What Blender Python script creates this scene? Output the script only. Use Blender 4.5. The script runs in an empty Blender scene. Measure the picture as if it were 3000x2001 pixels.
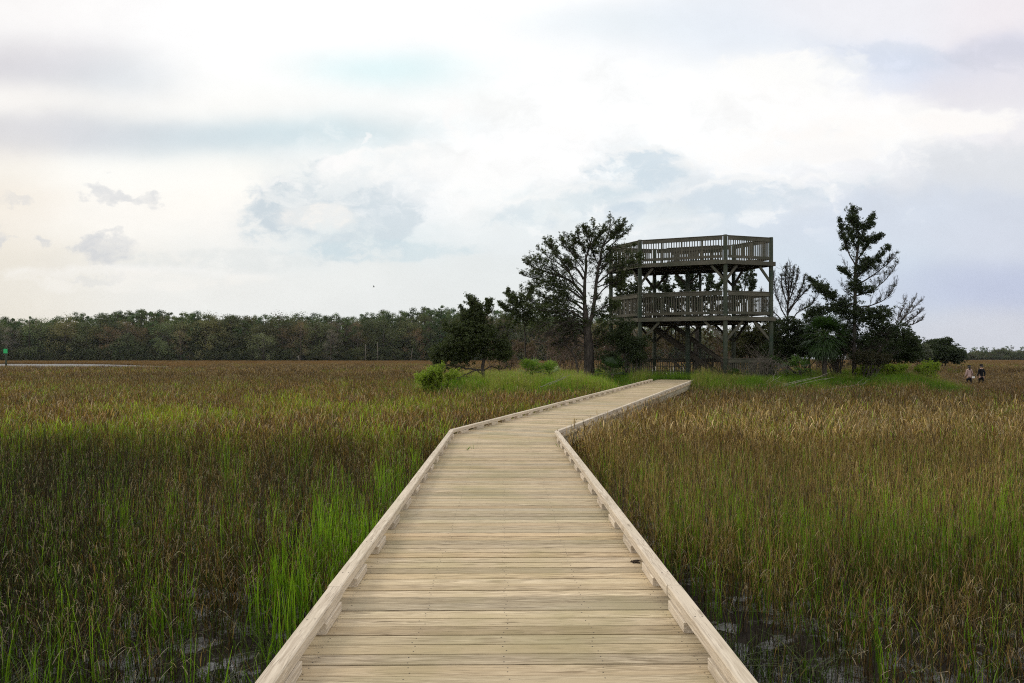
import bpy, math, random
import numpy as np
from mathutils import Vector
R = math.radians
SC = bpy.context.scene
COL = SC.collection
rng = np.random.default_rng(7)
random.seed(7)

# ------------------------------------------------------------------ camera, sky, sun, exposure
H = 2.35                      # eye height above the marsh mud
F, CX, HY = 1724.0, 1175.5, 820.0   # focal length, centre and horizon measured on a 2351 px wide copy of the photo
cam = bpy.data.cameras.new('camera')
camo = bpy.data.objects.new('camera', cam)
COL.objects.link(camo)
camo.location = (0, 0, H)
camo.rotation_euler = (R(90), 0, 0)
cam.sensor_width = 36
cam.lens = 36 * F / 2351
cam.shift_y = 36 / 2351
cam.clip_start = .05
cam.clip_end = 5000
SC.camera = camo
SC.view_settings.view_transform = 'Standard'
SC.view_settings.look = 'None'
SC.view_settings.gamma = 1
SC.view_settings.exposure = 0
SC.cycles.use_denoising = False
SC.cycles.filter_width = 1.1
SC.cycles.sample_clamp_indirect = 4
SC.cycles.max_bounces = 8
SC.cycles.diffuse_bounces = 3
SC.cycles.glossy_bounces = 3
SC.cycles.transmission_bounces = 4
SC.cycles.volume_bounces = 0
SC.cycles.transparent_max_bounces = 8
SC.cycles.caustics_reflective = False
SC.cycles.caustics_refractive = False

SUN_AZ, SUN_EL = R(-62), R(32)     # azimuth from +y towards +x


def lin(c):
    return tuple(((v / 255) / 12.92 if v <= 10.31 else ((v / 255 + .055) / 1.055) ** 2.4) for v in c)


class NT:
    """small helper to wire shader nodes"""
    def __init__(s, tree):
        s.t = tree
        s.n = tree.nodes
        s.l = tree.links

    def set(s, sock, v):
        if hasattr(v, 'is_output'):
            s.l.new(v, sock)
        elif v is not None:
            if isinstance(v, tuple) and sock.type == 'RGBA' and len(v) == 3:
                v = v + (1,)
            sock.default_value = v

    def node(s, kind, **kw):
        n = s.n.new(kind)
        for k, v in kw.items():
            setattr(n, k, v)
        return n

    def m(s, op, a, b=None, c=None, clamp=False):
        n = s.n.new('ShaderNodeMath')
        n.operation = op
        n.use_clamp = clamp
        for i, v in enumerate((a, b, c)):
            if v is not None:
                s.set(n.inputs[i], v)
        return n.outputs[0]

    def v(s, op, a, b=None, scale=None):
        n = s.n.new('ShaderNodeVectorMath')
        n.operation = op
        s.set(n.inputs[0], a)
        if b is not None:
            s.set(n.inputs[1], b)
        if scale is not None:
            s.set(n.inputs['Scale'], scale)
        return n.outputs['Value'] if op in ('DOT_PRODUCT', 'LENGTH', 'DISTANCE') else n.outputs['Vector']

    def noise(s, vec, scale, detail=4, rough=.5, dim='3D', dist=0.0):
        n = s.n.new('ShaderNodeTexNoise')
        n.noise_dimensions = dim
        s.set(n.inputs['Vector'], vec)
        n.inputs['Scale'].default_value = scale
        n.inputs['Detail'].default_value = detail
        n.inputs['Roughness'].default_value = rough
        n.inputs['Distortion'].default_value = dist
        return n.outputs['Fac'], n.outputs['Color']

    def mix(s, fac, a, b, mode='MIX'):
        n = s.n.new('ShaderNodeMix')
        n.data_type = 'RGBA'
        n.blend_type = mode
        n.clamp_factor = True
        s.set(n.inputs[0], fac)
        s.set(n.inputs[6], a)
        s.set(n.inputs[7], b)
        return n.outputs[2]

    def ramp(s, fac, lo, hi):
        n = s.n.new('ShaderNodeMapRange')
        n.interpolation_type = 'SMOOTHSTEP'
        s.set(n.inputs[0], fac)
        n.inputs[1].default_value = lo
        n.inputs[2].default_value = hi
        return n.outputs[0]

    def comb(s, x, y, z):
        n = s.n.new('ShaderNodeCombineXYZ')
        for i, v in enumerate((x, y, z)):
            s.set(n.inputs[i], v)
        return n.outputs[0]

    def sep(s, v):
        n = s.n.new('ShaderNodeSeparateXYZ')
        s.set(n.inputs[0], v)
        return n.outputs


SKY_K = 1.0          # brightness of the cloud cover
world = bpy.data.worlds.new('World')
SC.world = world
world.use_nodes = True
wt = world.node_tree
wt.nodes.clear()
w = NT(wt)
tc = w.node('ShaderNodeTexCoord').outputs['Generated']
dirn = w.v('NORMALIZE', tc)
dx, dy, dz = w.sep(dirn)
ys = w.m('MAXIMUM', dy, .3)
u = w.m('DIVIDE', dx, ys)
vv = w.m('DIVIDE', dz, ys)
uv = w.comb(u, vv, 0.0)
_, nc = w.noise(w.v('MULTIPLY', uv, (5.0, 9.0, 1.0)), 1.0, 7, .56)
warp = w.v('MULTIPLY', w.v('SUBTRACT', nc, (.5, .5, .5)), (.20, .11, 0.0))
_, nc2 = w.noise(w.v('MULTIPLY', uv, (18.0, 26.0, 1.0)), 1.0, 8, .6)
warp2 = w.v('MULTIPLY', w.v('SUBTRACT', nc2, (.5, .5, .5)), (.075, .05, 0.0))
puv = w.v('ADD', w.v('ADD', uv, warp), warp2)
puv_s = w.v('ADD', uv, w.v('MULTIPLY', warp, (.5, .35, 0.0)))
# soft cloud masses: each has a direction (given as a point on the photo), an extent and a tone
A = [
    (0, 30, 246, 244, 243, 260, 70, 0), (60, 150, 212, 210, 215, 180, 55, 0), (260, 185, 215, 221, 226, 130, 45, 0),
    (560, 50, 253, 253, 253, 300, 90, 0), (1100, 50, 253, 253, 253, 300, 100, 0), (540, 175, 251, 251, 249, 170, 60, 0),
    (890, 155, 205, 236, 240, 150, 34, 0), (100, 232, 251, 248, 243, 330, 34, 0), (640, 240, 249, 249, 246, 230, 30, 0),
    (100, 305, 214, 214, 219, 230, 38, 0), (480, 312, 206, 219, 225, 230, 40, 0), (780, 300, 203, 222, 228, 190, 44, 0),
    (1000, 230, 247, 248, 247, 220, 55, 0), (350, 385, 251, 250, 245, 380, 38, 0), (10, 440, 240, 232, 220, 110, 90, 0),
    (330, 500, 250, 247, 241, 250, 60, 0), (40, 640, 229, 222, 208, 150, 90, 0), (300, 650, 236, 235, 230, 250, 60, 0),
    (700, 665, 233, 234, 231, 300, 60, 0), (1080, 640, 226, 231, 231, 220, 55, 0),
    (655, 470, 216, 224, 228, 60, 66, 1), (800, 415, 225, 231, 233, 90, 36, 1), (880, 440, 227, 233, 237, 80, 60, 1),
    (700, 500, 246, 245, 242, 60, 36, 1), (560, 560, 246, 243, 238, 70, 50, 1),
    (800, 350, 251, 251, 249, 130, 30, 1), (790, 565, 218, 229, 232, 180, 34, 1), (640, 600, 232, 235, 234, 140, 40, 1),
    (1040, 420, 251, 251, 250, 130, 70, 1), (1230, 340, 253, 253, 253, 230, 70, 1), (1425, 375, 222, 233, 238, 55, 48, 1),
    (1330, 470, 229, 237, 239, 150, 40, 1), (1150, 520, 232, 237, 238, 140, 50, 1), (1350, 570, 229, 234, 236, 200, 50, 1),
    (1620, 440, 221, 230, 236, 200, 50, 1), (1450, 200, 251, 252, 252, 220, 90, 0), (1370, 60, 226, 236, 242, 150, 34, 0),
    (1600, 70, 224, 231, 240, 180, 55, 0), (1790, 175, 251, 250, 248, 130, 40, 1), (1700, 330, 249, 250, 250, 260, 40, 1),
    (2010, 140, 217, 224, 239, 120, 40, 1), (2000, 30, 236, 236, 241, 180, 40, 0), (2290, 40, 236, 231, 235, 110, 40, 0),
    (2300, 120, 214, 215, 228, 110, 38, 1), (2260, 195, 227, 225, 231, 130, 40, 0), (2040, 280, 248, 247, 246, 210, 44, 1),
    (2290, 290, 235, 233, 237, 100, 40, 1), (1880, 395, 243, 243, 245, 170, 34, 1), (2240, 400, 219, 222, 227, 180, 45, 1),
    (2000, 500, 211, 219, 231, 200, 60, 0), (2290, 540, 208, 214, 226, 150, 60, 0), (1750, 600, 211, 222, 232, 220, 60, 0),
    (2260, 655, 190, 198, 220, 210, 36, 0), (2200, 770, 205, 208, 217, 220, 45, 0), (1960, 660, 202, 213, 226, 150, 60, 0),
    (1200, 700, 228, 231, 230, 400, 60, 0),
]
csum = wsum = None
for px, py, r_, g_, b_, sx, sy, kind in A:
    d = w.v('SUBTRACT', puv if kind else puv_s, ((px - CX) / F, (HY - py) / F, 0.0))
    d = w.v('MULTIPLY', d, (F / sx / 1.15, F / sy / 1.15, 0.0))
    q = w.v('DOT_PRODUCT', d, d)
    g = w.m('POWER', 2.7, w.m('MULTIPLY', q, -1.0))
    g = w.m('ADD', g, 1e-6)
    c = w.v('SCALE', lin((r_, g_, b_)), scale=g)
    csum = c if csum is None else w.v('ADD', csum, c)
    wsum = g if wsum is None else w.m('ADD', wsum, g)
cloud = w.v('SCALE', csum, scale=w.m('DIVIDE', 1.05, wsum))
# billowing detail, strongest inside the cumulus belt
fb, _ = w.noise(w.v('MULTIPLY', w.v('ADD', uv, warp2), (11.0, 17.0, 1.0)), 1.0, 9, .6)
belt_d = w.v('MULTIPLY', w.v('SUBTRACT', puv, ((1480 - CX) / F, (HY - 350) / F, 0.0)), (F / 850, F / 230, 0.0))
belt = w.ramp(w.v('DOT_PRODUCT', belt_d, belt_d), 1.1, .1)
detail = w.m('MULTIPLY', w.m('SUBTRACT', fb, .5), w.m('ADD', w.m('MULTIPLY', belt, .34), .13))
cloud = w.v('SCALE', cloud, scale=w.m('ADD', 1.0, detail))
puff = w.m('MULTIPLY', w.ramp(fb, .52, .60), w.m('MULTIPLY', belt, .65))
cloud = w.mix(puff, cloud, lin((254, 253, 251)) + (1,))
# cumulus banks with lumpy edges, each with a bright rim along its top
lump, _ = w.noise(w.v('MULTIPLY', w.v('ADD', uv, w.v('SCALE', warp2, scale=.7)), (15.0, 21.0, 1.0)), 1.0, 9, .62)
lump = w.m('MULTIPLY', w.m('SUBTRACT', lump, .5), 4.6)
lump_in, _ = w.noise(w.v('MULTIPLY', w.v('ADD', uv, w.v('SCALE', warp2, scale=.8)), (12.0, 20.0, 1.0)), 1.0, 9, .64)


def bank(px, py, sx, sy, colr, k, edge=.35, rim=0.0, slope=0.0):
    global cloud
    ms = []
    for oy in (0, 13):
        du, dv, _z = w.sep(w.v('SUBTRACT', uv, ((px - CX) / F, (HY - py - oy) / F, 0.0)))
        dv = w.m('SUBTRACT', dv, w.m('MULTIPLY', du, slope))
        d_ = w.comb(w.m('MULTIPLY', du, F / sx), w.m('MULTIPLY', dv, F / sy), 0.0)
        q_ = w.m('ADD', w.v('DOT_PRODUCT', d_, d_), lump)
        ms.append(w.ramp(q_, 1.0 + edge * .75, 1.0 - edge * .75))
        if not rim:
            break
    if rim:
        r_ = w.m('MULTIPLY', w.m('SUBTRACT', ms[0], ms[1], clamp=True), rim)
    body = w.m('MULTIPLY', ms[0], w.m('MULTIPLY', w.ramp(lump_in, .38, .55), k))
    cloud = w.mix(body, cloud, lin(colr) + (1,))
    if rim:
        cloud = w.mix(r_, cloud, lin((255, 254, 252)) + (1,))


bank(780, 490, 200, 100, (207, 219, 226), .75, .5, .0)
bank(650, 470, 64, 66, (204, 215, 222), .7, .4, .6)
bank(850, 385, 130, 44, (253, 253, 251), .75, .5, .6, .25)
bank(725, 500, 90, 30, (251, 248, 243), .8, .6)
bank(860, 575, 220, 24, (208, 224, 230), .6, .6)
bank(1150, 420, 260, 60, (254, 254, 253), .6, .8, .3)
bank(1450, 405, 120, 70, (205, 220, 230), .75, .5, .9, .1)
bank(1640, 460, 320, 46, (210, 222, 232), .65, .6, .7, .12)
bank(1300, 465, 190, 34, (216, 228, 234), .65, .6, .6, .2)
bank(1560, 520, 90, 26, (240, 243, 245), .6, .6, .2, .2)
bank(1840, 165, 150, 48, (255, 255, 253), .9, .6, .5)
bank(2080, 290, 340, 30, (255, 252, 249), .85, .7, .5, .06)
bank(1850, 350, 250, 28, (253, 251, 249), .7, .7, .5, .1)
bank(2030, 135, 150, 34, (208, 217, 231), .45, .8)
bank(2290, 125, 110, 40, (207, 209, 220), .4, .8)
bank(300, 640, 260, 30, (249, 246, 240), .5, .8, .3)
bank(520, 600, 220, 26, (222, 227, 227), .45, .8)
# small dark cloudlets low on the left
for px, py, sx, sy, k in ((245, 438, 52, 17, .62), (335, 447, 52, 14, .6), (245, 566, 66, 24, .55), (205, 556, 30, 20, .5), (90, 556, 34, 13, .6), (5, 543, 24, 12, .6), (30, 460, 36, 9, .4), (250, 590, 40, 14, .4), (205, 636, 80, 9, .22)):
    d = w.v('MULTIPLY', w.v('SUBTRACT', w.v('ADD', uv, w.v('MULTIPLY', warp2, (1.5, 1.7, 0.0))), ((px - CX) / F, (HY - py) / F, 0.0)), (F / sx, F / sy, 0.0))
    mk = w.m('MULTIPLY', w.ramp(w.v('DOT_PRODUCT', d, d), 1.7, .25), k)
    cloud = w.mix(w.m('MULTIPLY', mk, w.ramp(fb, .30, .56)), cloud, lin((204, 208, 214)) + (1,))
# the small bright plumes above the cumulus
for px, py, sx, sy, k in ((1040, 265, 26, 36, .7), (836, 320, 12, 26, .6), (1290, 300, 60, 16, .6), (785, 365, 60, 22, .6)):
    d = w.v('MULTIPLY', w.v('SUBTRACT', w.v('ADD', uv, w.v('MULTIPLY', warp2, (1.1, 1.3, 0.0))), ((px - CX) / F, (HY - py) / F, 0.0)), (F / sx, F / sy, 0.0))
    mk = w.m('MULTIPLY', w.ramp(w.v('DOT_PRODUCT', d, d), 1.3, .3), k)
    cloud = w.mix(mk, cloud, lin((254, 253, 252)) + (1,))
# the rest of the sky: an even bright overcast overhead and behind, thinner towards the clear sky of a Nishita dome
sky = w.node('ShaderNodeTexSky')
sky.sky_type = 'NISHITA'
sky.sun_disc = False
sky.sun_elevation = SUN_EL
sky.sun_rotation = SUN_AZ
ov, _ = w.noise(w.v('MULTIPLY', dirn, (2.2, 2.2, 3.5)), 1.0, 6, .55)
over = w.mix(w.ramp(ov, .35, .65), (1.05, 1.07, 1.12, 1), (1.55, 1.52, 1.46, 1))
clear = w.v('SCALE', sky.outputs[0], scale=.10)
over = w.mix(.18, over, clear)
front = w.ramp(dy, .40, .62)
up = w.ramp(vv, .80, .56)
fr = w.m('MULTIPLY', front, up)
final = w.mix(fr, over, cloud)
bg = w.node('ShaderNodeBackground')
w.set(bg.inputs['Color'], final)
bg.inputs['Strength'].default_value = SKY_K
wo = w.node('ShaderNodeOutputWorld')
w.l.new(bg.outputs[0], wo.inputs['Surface'])
world.cycles.sampling_method = 'MANUAL'
world.cycles.sample_map_resolution = 512

sl = bpy.data.lights.new('sun', 'SUN')
sl.energy = 1.3
sl.angle = R(16)
sl.color = (1.0, .93, .82)
sun = bpy.data.objects.new('sun', sl)
COL.objects.link(sun)
sd = Vector((math.sin(SUN_AZ) * math.cos(SUN_EL), math.cos(SUN_AZ) * math.cos(SUN_EL), math.sin(SUN_EL)))
sun.rotation_euler = sd.to_track_quat('Z', 'Y').to_euler()
sun.location = (-30, 10, 40)


# ------------------------------------------------------------------ helpers
def P(px, py, Z):
    """the point at distance Z that stands at pixel (px, py) of the 2351-wide photo"""
    return np.array(((px - CX) / F * Z, Z, H - (py - HY) / F * Z))


def smooth(x, a, b):
    t = np.clip((np.asarray(x, float) - a) / (b - a), 0, 1)
    return t * t * (3 - 2 * t)


_perm = np.random.default_rng(3).random((256, 256))


def vnoise(x, y):
    x = np.asarray(x, float)
    y = np.asarray(y, float)
    xi = np.floor(x).astype(int)
    yi = np.floor(y).astype(int)
    fx = x - xi
    fy = y - yi
    fx = fx * fx * (3 - 2 * fx)
    fy = fy * fy * (3 - 2 * fy)
    g = lambda a, b: _perm[a & 255, b & 255]
    return (g(xi, yi) * (1 - fx) + g(xi + 1, yi) * fx) * (1 - fy) + (g(xi, yi + 1) * (1 - fx) + g(xi + 1, yi + 1) * fx) * fy


def fbm(x, y, o=4):
    s = 0
    a = .5
    t = 0
    for i in range(o):
        s = s + a * vnoise(x * 2 ** i + 17.3 * i, y * 2 ** i + 9.1 * i)
        t += a
        a *= .55
    return s / t


def nrm(v):
    v = np.asarray(v, float)
    return v / max(np.linalg.norm(v), 1e-9)


class MB:
    """collects quads (ids may repeat for a triangle) with per-vertex colour and board coordinates"""
    def __init__(s):
        s.V, s.Q, s.C, s.B, s.M = [], [], [], [], []
        s.n = 0

    def add(s, V, Q, col=(1, 1, 1), bc=None, mi=0):
        V = np.asarray(V, float).reshape(-1, 3)
        Q = np.asarray(Q, int).reshape(-1, 4)
        s.V.append(V)
        s.Q.append(Q + s.n)
        c = np.asarray(col, float)
        s.C.append(np.broadcast_to(c, (len(V), 3)) if c.ndim == 1 else c)
        s.B.append(np.zeros((len(V), 3)) if bc is None else np.asarray(bc, float))
        s.M.append(np.full(len(Q), mi, int))
        s.n += len(V)

    def beam(s, p0, p1, wd, ht, up=(0, 0, 1), bev=0.0, tone=None, mi=0):
        """a board from p0 to p1, wd across and ht along up, with chamfered edges"""
        p0 = np.asarray(p0, float)
        p1 = np.asarray(p1, float)
        L = p1 - p0
        ln = np.linalg.norm(L)
        a = L / ln
        sd_ = nrm(np.cross(a, up))
        u_ = np.cross(sd_, a)
        x, y, b = wd / 2, ht / 2, bev
        if b > 0:
            pr = [(x, -y + b), (x, y - b), (x - b, y), (-x + b, y), (-x, y - b), (-x, -y + b), (-x + b, -y), (x - b, -y)]
        else:
            pr = [(x, -y), (x, y), (-x, y), (-x, -y)]
        k = len(pr)
        V, B = [], []
        off = rng.random(3) * 40
        for e, pt in ((0, p0), (1, p1)):
            for (q, r_) in pr:
                V.append(pt + sd_ * q + u_ * r_)
                B.append((e * ln + off[0], q + off[1], r_ + off[2]))
        Q = [(i, (i + 1) % k, k + (i + 1) % k, k + i) for i in range(k)]
        Q = [q[::-1] for q in Q]
        if k == 4:
            Q += [(0, 1, 2, 3), (7, 6, 5, 4)]
        else:
            for o, f in ((0, 1), (8, -1)):
                for q in ((0, 1, 2, 3), (0, 3, 4, 7), (4, 5, 6, 7)):
                    Q.append(tuple(o + i for i in q[::f]))
        t = (.85 + .3 * rng.random()) if tone is None else tone
        s.add(V, Q, (t, t, t), B, mi)

    def plank(s, poly, zf, th, tone, mi=0):
        """convex plan outline, top at zf(x, y), th thick"""
        n = len(poly)
        off = rng.random(3) * 50
        V, B = [], []
        c0 = np.asarray(poly[0])
        ax = nrm(np.asarray(poly[1]) - c0)
        ay = np.array((-ax[1], ax[0]))
        for t in (0, th):
            for p in poly:
                V.append((p[0], p[1], zf(p[0], p[1]) - t))
                d_ = np.asarray(p) - c0
                B.append((d_ @ ax + off[0], d_ @ ay + off[1], -t + off[2]))
        Q = []
        for i in range(1, n - 1, 2):
            k = min(i + 2, n - 1)
            Q.append((0, i, i + 1, k))
            Q.append((n + k, n + i + 1, n + i, n))
        for i in range(n):
            j = (i + 1) % n
            Q.append((i, n + i, n + j, j))
        s.add(V, Q, tone if isinstance(tone, tuple) else (tone, tone, tone), B, mi)

    def tube(s, pts, rad, k=6, col=(1, 1, 1), mi=0, cap=True):
        pts = np.asarray(pts, float)
        n = len(pts)
        rad = np.broadcast_to(np.asarray(rad, float), (n,))
        T = np.gradient(pts, axis=0)
        T /= np.linalg.norm(T, axis=1)[:, None] + 1e-9
        ref = np.array((0, 0, 1.)) if abs(T[0][2]) < .9 else np.array((1., 0, 0))
        N = np.cross(T, ref)
        N /= np.linalg.norm(N, axis=1)[:, None] + 1e-9
        Bn = np.cross(T, N)
        an = np.arange(k) / k * 2 * np.pi
        V = pts[:, None] + rad[:, None, None] * (np.cos(an)[None, :, None] * N[:, None] + np.sin(an)[None, :, None] * Bn[:, None])
        ln = np.concatenate(([0], np.cumsum(np.linalg.norm(np.diff(pts, axis=0), axis=1))))
        off = rng.random() * 30
        B = np.stack((np.repeat(ln + off, k), np.tile(an, n) * .1, np.zeros(n * k)), 1)
        i = np.arange(n - 1)[:, None] * k
        j = np.arange(k)[None]
        j2 = (j + 1) % k
        Q = np.stack((i + j, i + j2, i + k + j2, i + k + j), -1).reshape(-1, 4)
        V = V.reshape(-1, 3)
        if cap:
            V = np.concatenate((V, pts[:1], pts[-1:]))
            B = np.concatenate((B, B[:1], B[-1:]))
            q0 = np.stack((np.arange(k), np.full(k, n * k), np.full(k, n * k), (np.arange(k) + 1) % k), 1)
            q1 = np.stack(((n - 1) * k + np.arange(k), (n - 1) * k + (np.arange(k) + 1) % k, np.full(k, n * k + 1), np.full(k, n * k + 1)), 1)
            Q = np.concatenate((Q, q0, q1))
        s.add(V, Q, col, B, mi)

    def leaves(s, centre, normal, tang, ln, wd, col, mi=0):
        """one diamond-shaped leaf per row"""
        n = len(centre)
        tang = tang - (tang * normal).sum(1)[:, None] * normal
        tang /= np.linalg.norm(tang, axis=1)[:, None] + 1e-9
        sd_ = np.cross(normal, tang)
        ln = np.broadcast_to(ln, (n,))[:, None]
        wd = np.broadcast_to(wd, (n,))[:, None]
        V = np.stack((centre - tang * ln / 2, centre + sd_ * wd / 2 + normal * wd * .15, centre + tang * ln / 2, centre - sd_ * wd / 2 + normal * wd * .15), 1).reshape(-1, 3)
        Q = np.arange(4 * n).reshape(-1, 4)
        s.add(V, Q, np.repeat(col, 4, 0), None, mi)

    def build(s, name, mats, parent=None, smooth_=False):
        me = bpy.data.meshes.new(name)
        if s.n:
            V = np.concatenate(s.V)
            Q = np.concatenate(s.Q)
            M = np.concatenate(s.M)
            tri = [(q[i] == q[(i + 1) % 4]) for q in (Q.T,) for i in range(4)]
            istri = np.any(np.stack(tri), 0)
            lens = np.where(istri, 3, 4)
            loops = []
            if istri.any():
                keep = np.ones(Q.shape, bool)
                first = np.argmax(np.stack(tri), 0)
                rows = np.nonzero(istri)[0]
                keep[rows, first[rows]] = False
                loops = Q[keep]
            else:
                loops = Q.reshape(-1)
            starts = np.concatenate(([0], np.cumsum(lens)[:-1]))
            me.vertices.add(len(V))
            me.vertices.foreach_set('co', V.astype(np.float32).reshape(-1))
            me.loops.add(len(loops))
            me.loops.foreach_set('vertex_index', np.asarray(loops, np.int32))
            me.polygons.add(len(Q))
            me.polygons.foreach_set('loop_start', starts.astype(np.int32))
            me.polygons.foreach_set('material_index', M.astype(np.int32))
            me.update(calc_edges=True)
            a = me.attributes.new('col', 'FLOAT_VECTOR', 'POINT')
            a.data.foreach_set('vector', np.concatenate(s.C).astype(np.float32).reshape(-1))
            a = me.attributes.new('bc', 'FLOAT_VECTOR', 'POINT')
            a.data.foreach_set('vector', np.concatenate(s.B).astype(np.float32).reshape(-1))
            me.polygons.foreach_set('use_smooth', np.full(len(Q), bool(smooth_)))
            me.validate()
        for m_ in (mats if isinstance(mats, (list, tuple)) else [mats]):
            me.materials.append(m_)
        o = bpy.data.objects.new(name, me)
        COL.objects.link(o)
        if parent is not None:
            o.parent = parent
        return o


def tag(o, label=None, cat=None, group=None, kind=None):
    for k, v_ in (('label', label), ('category', cat), ('group', group), ('kind', kind)):
        if v_:
            o[k] = v_
    return o


def thing(name, label, cat, group=None):
    o = bpy.data.objects.new(name, None)
    o.empty_display_size = .2
    COL.objects.link(o)
    return tag(o, label, cat, group)


# ------------------------------------------------------------------ materials
def new_mat(name):
    m = bpy.data.materials.new(name)
    m.use_nodes = True
    m.node_tree.nodes.clear()
    t = NT(m.node_tree)
    out = t.node('ShaderNodeOutputMaterial')
    return m, t, out


def attr(t, name, kind='GEOMETRY'):
    n = t.node('ShaderNodeAttribute', attribute_name=name, attribute_type=kind)
    return n.outputs['Vector']


def bsdf(t, out, color, rough=.7, spec=.3, normal=None):
    b = t.node('ShaderNodeBsdfPrincipled')
    t.set(b.inputs['Base Color'], color)
    t.set(b.inputs['Roughness'], rough)
    b.inputs['Specular IOR Level'].default_value = spec
    if normal is not None:
        t.l.new(normal, b.inputs['Normal'])
    t.l.new(b.outputs[0], out.inputs['Surface'])
    return b


def bump(t, h, dist, strength=1.0):
    b = t.node('ShaderNodeBump')
    t.set(b.inputs['Height'], h)
    b.inputs['Distance'].default_value = dist
    b.inputs['Strength'].default_value = strength
    return b.outputs[0]


def wood_mat(name, dark, mid, light, stain=None, stain_amt=0.0, rough=.8, crack=.5, bd=.002, al=1.6):
    m, t, out = new_mat(name)
    bc = attr(t, 'bc')
    tone = attr(t, 'col')
    wob, wobc = t.noise(t.v('MULTIPLY', bc, (1.3, 4.0, 4.0)), 1.0, 2, .5)
    g = t.v('ADD', t.v('MULTIPLY', bc, (al, 75.0, 75.0)), t.v('MULTIPLY', wobc, (0.0, 9.0, 9.0)))
    n1, _ = t.noise(g, 1.0, 5, .6)
    n2, _ = t.noise(t.v('MULTIPLY', bc, (.9, 9.0, 9.0)), 1.0, 4, .55)
    n3, _ = t.noise(t.v('MULTIPLY', bc, (5.0, 260.0, 260.0)), 1.0, 2, .5)
    c = t.mix(t.ramp(n1, .28, .72), dark + (1,), light + (1,))
    c = t.mix(t.ramp(n2, .3, .7), c, mid + (1,))
    ck = t.m('MULTIPLY', t.ramp(n3, .66, .76), crack)
    c = t.mix(ck, c, tuple(v_ * .35 for v_ in dark) + (1,))
    # knots with the grain bent round them
    vo = t.node('ShaderNodeTexVoronoi')
    t.set(vo.inputs['Vector'], t.v('MULTIPLY', bc, (1.5, 7.0, 7.0)))
    vo.inputs['Scale'].default_value = 1.0
    c = t.mix(t.m('MULTIPLY', t.ramp(vo.outputs['Distance'], .13, .03), .75), c, tuple(v_ * .7 for v_ in dark) + (1,))
    if stain:
        ns, _ = t.noise(t.node('ShaderNodeTexCoord').outputs['Object'], 1.1, 6, .6)
        c = t.mix(t.m('MULTIPLY', t.ramp(ns, .42, .7), stain_amt), c, stain + (1,))
    c = t.v('MULTIPLY', c, tone)
    h = t.m('SUBTRACT', n1, t.m('MULTIPLY', ck, 1.2))
    bsdf(t, out, c, rough, .25, bump(t, h, bd, .8))
    return m


M_DECK = wood_mat('deck_wood', (.15, .102, .056), (.44, .345, .212), (.63, .515, .345), (.29, .245, .12), .6, .8, 1.0, .003, 3.6)
M_RAIL = wood_mat('rail_wood', (.27, .205, .14), (.56, .475, .365), (.69, .60, .475), (.42, .365, .255), .35, .8, .9, .004)
M_FASCIA = wood_mat('fascia_wood', (.28, .23, .16), (.44, .39, .28), (.52, .46, .34), (.30, .29, .17), .4, .8, .5, .003)
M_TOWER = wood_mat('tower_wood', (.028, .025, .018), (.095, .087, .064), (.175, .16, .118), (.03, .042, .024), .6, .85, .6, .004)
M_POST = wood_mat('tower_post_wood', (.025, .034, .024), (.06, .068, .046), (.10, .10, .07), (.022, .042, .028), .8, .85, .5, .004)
M_SHADED = wood_mat('tower_shaded_wood', (.022, .018, .013), (.05, .042, .03), (.07, .06, .043), None, 0, .85, .5, .004)  # darker tower wood: shade under and inside the tower put into the colour


def plain(name, c, rough=.6, spec=.3, metal=0.0, var=.25, scale=14):
    m, t, out = new_mat(name)
    n, _ = t.noise(t.node('ShaderNodeTexCoord').outputs['Object'], scale, 4, .6)
    col = t.mix(n, tuple(v_ * (1 - var) for v_ in c) + (1,), tuple(min(1, v_ * (1 + var)) for v_ in c) + (1,))
    b = bsdf(t, out, col, rough, spec)
    b.inputs['Metallic'].default_value = metal
    return m


def bark_mat(name, dark, light):
    m, t, out = new_mat(name)
    bc = attr(t, 'bc')
    n, _ = t.noise(t.v('MULTIPLY', bc, (3.0, 26.0, 1.0)), 1.0, 5, .65)
    c = t.mix(t.ramp(n, .3, .7), dark + (1,), light + (1,))
    c = t.v('MULTIPLY', c, attr(t, 'col'))
    bsdf(t, out, c, .9, .15, bump(t, n, .02, .7))
    return m


M_BARK = bark_mat('bark', (.018, .015, .012), (.085, .072, .060))
M_DEADWOOD = bark_mat('dead_wood', (.16, .145, .125), (.38, .35, .31))


def leaf_mat(name, rough=.55, trans=.35, spec=.25, tint=False, tb=1.5):
    m, t, out = new_mat(name)
    c = attr(t, 'col')
    if tint:
        c = t.v('MULTIPLY', c, attr(t, 'tint', 'INSTANCER'))
    b = t.node('ShaderNodeBsdfPrincipled')
    t.set(b.inputs['Base Color'], c)
    b.inputs['Roughness'].default_value = rough
    b.inputs['Specular IOR Level'].default_value = spec
    tr = t.node('ShaderNodeBsdfTranslucent')
    t.set(tr.inputs['Color'], t.v('MULTIPLY', c, (tb, tb * 1.1, tb * .55)))
    mx = t.node('ShaderNodeMixShader')
    mx.inputs[0].default_value = trans
    t.l.new(b.outputs[0], mx.inputs[1])
    t.l.new(tr.outputs[0], mx.inputs[2])
    t.l.new(mx.outputs[0], out.inputs['Surface'])
    return m


M_LEAF = leaf_mat('leaves')
M_FROND = leaf_mat('fronds', .4, .3, .4)
M_GRASS = leaf_mat('grass_blades', .5, .30, .22, True)
M_WOODLEAF = leaf_mat('wood_leaves', .7, .2, .1, True, 1.2)

# ------------------------------------------------------------------ the lie of the land
CREEK_X = np.array((-400., -174, -72, -62, 400))


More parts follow.
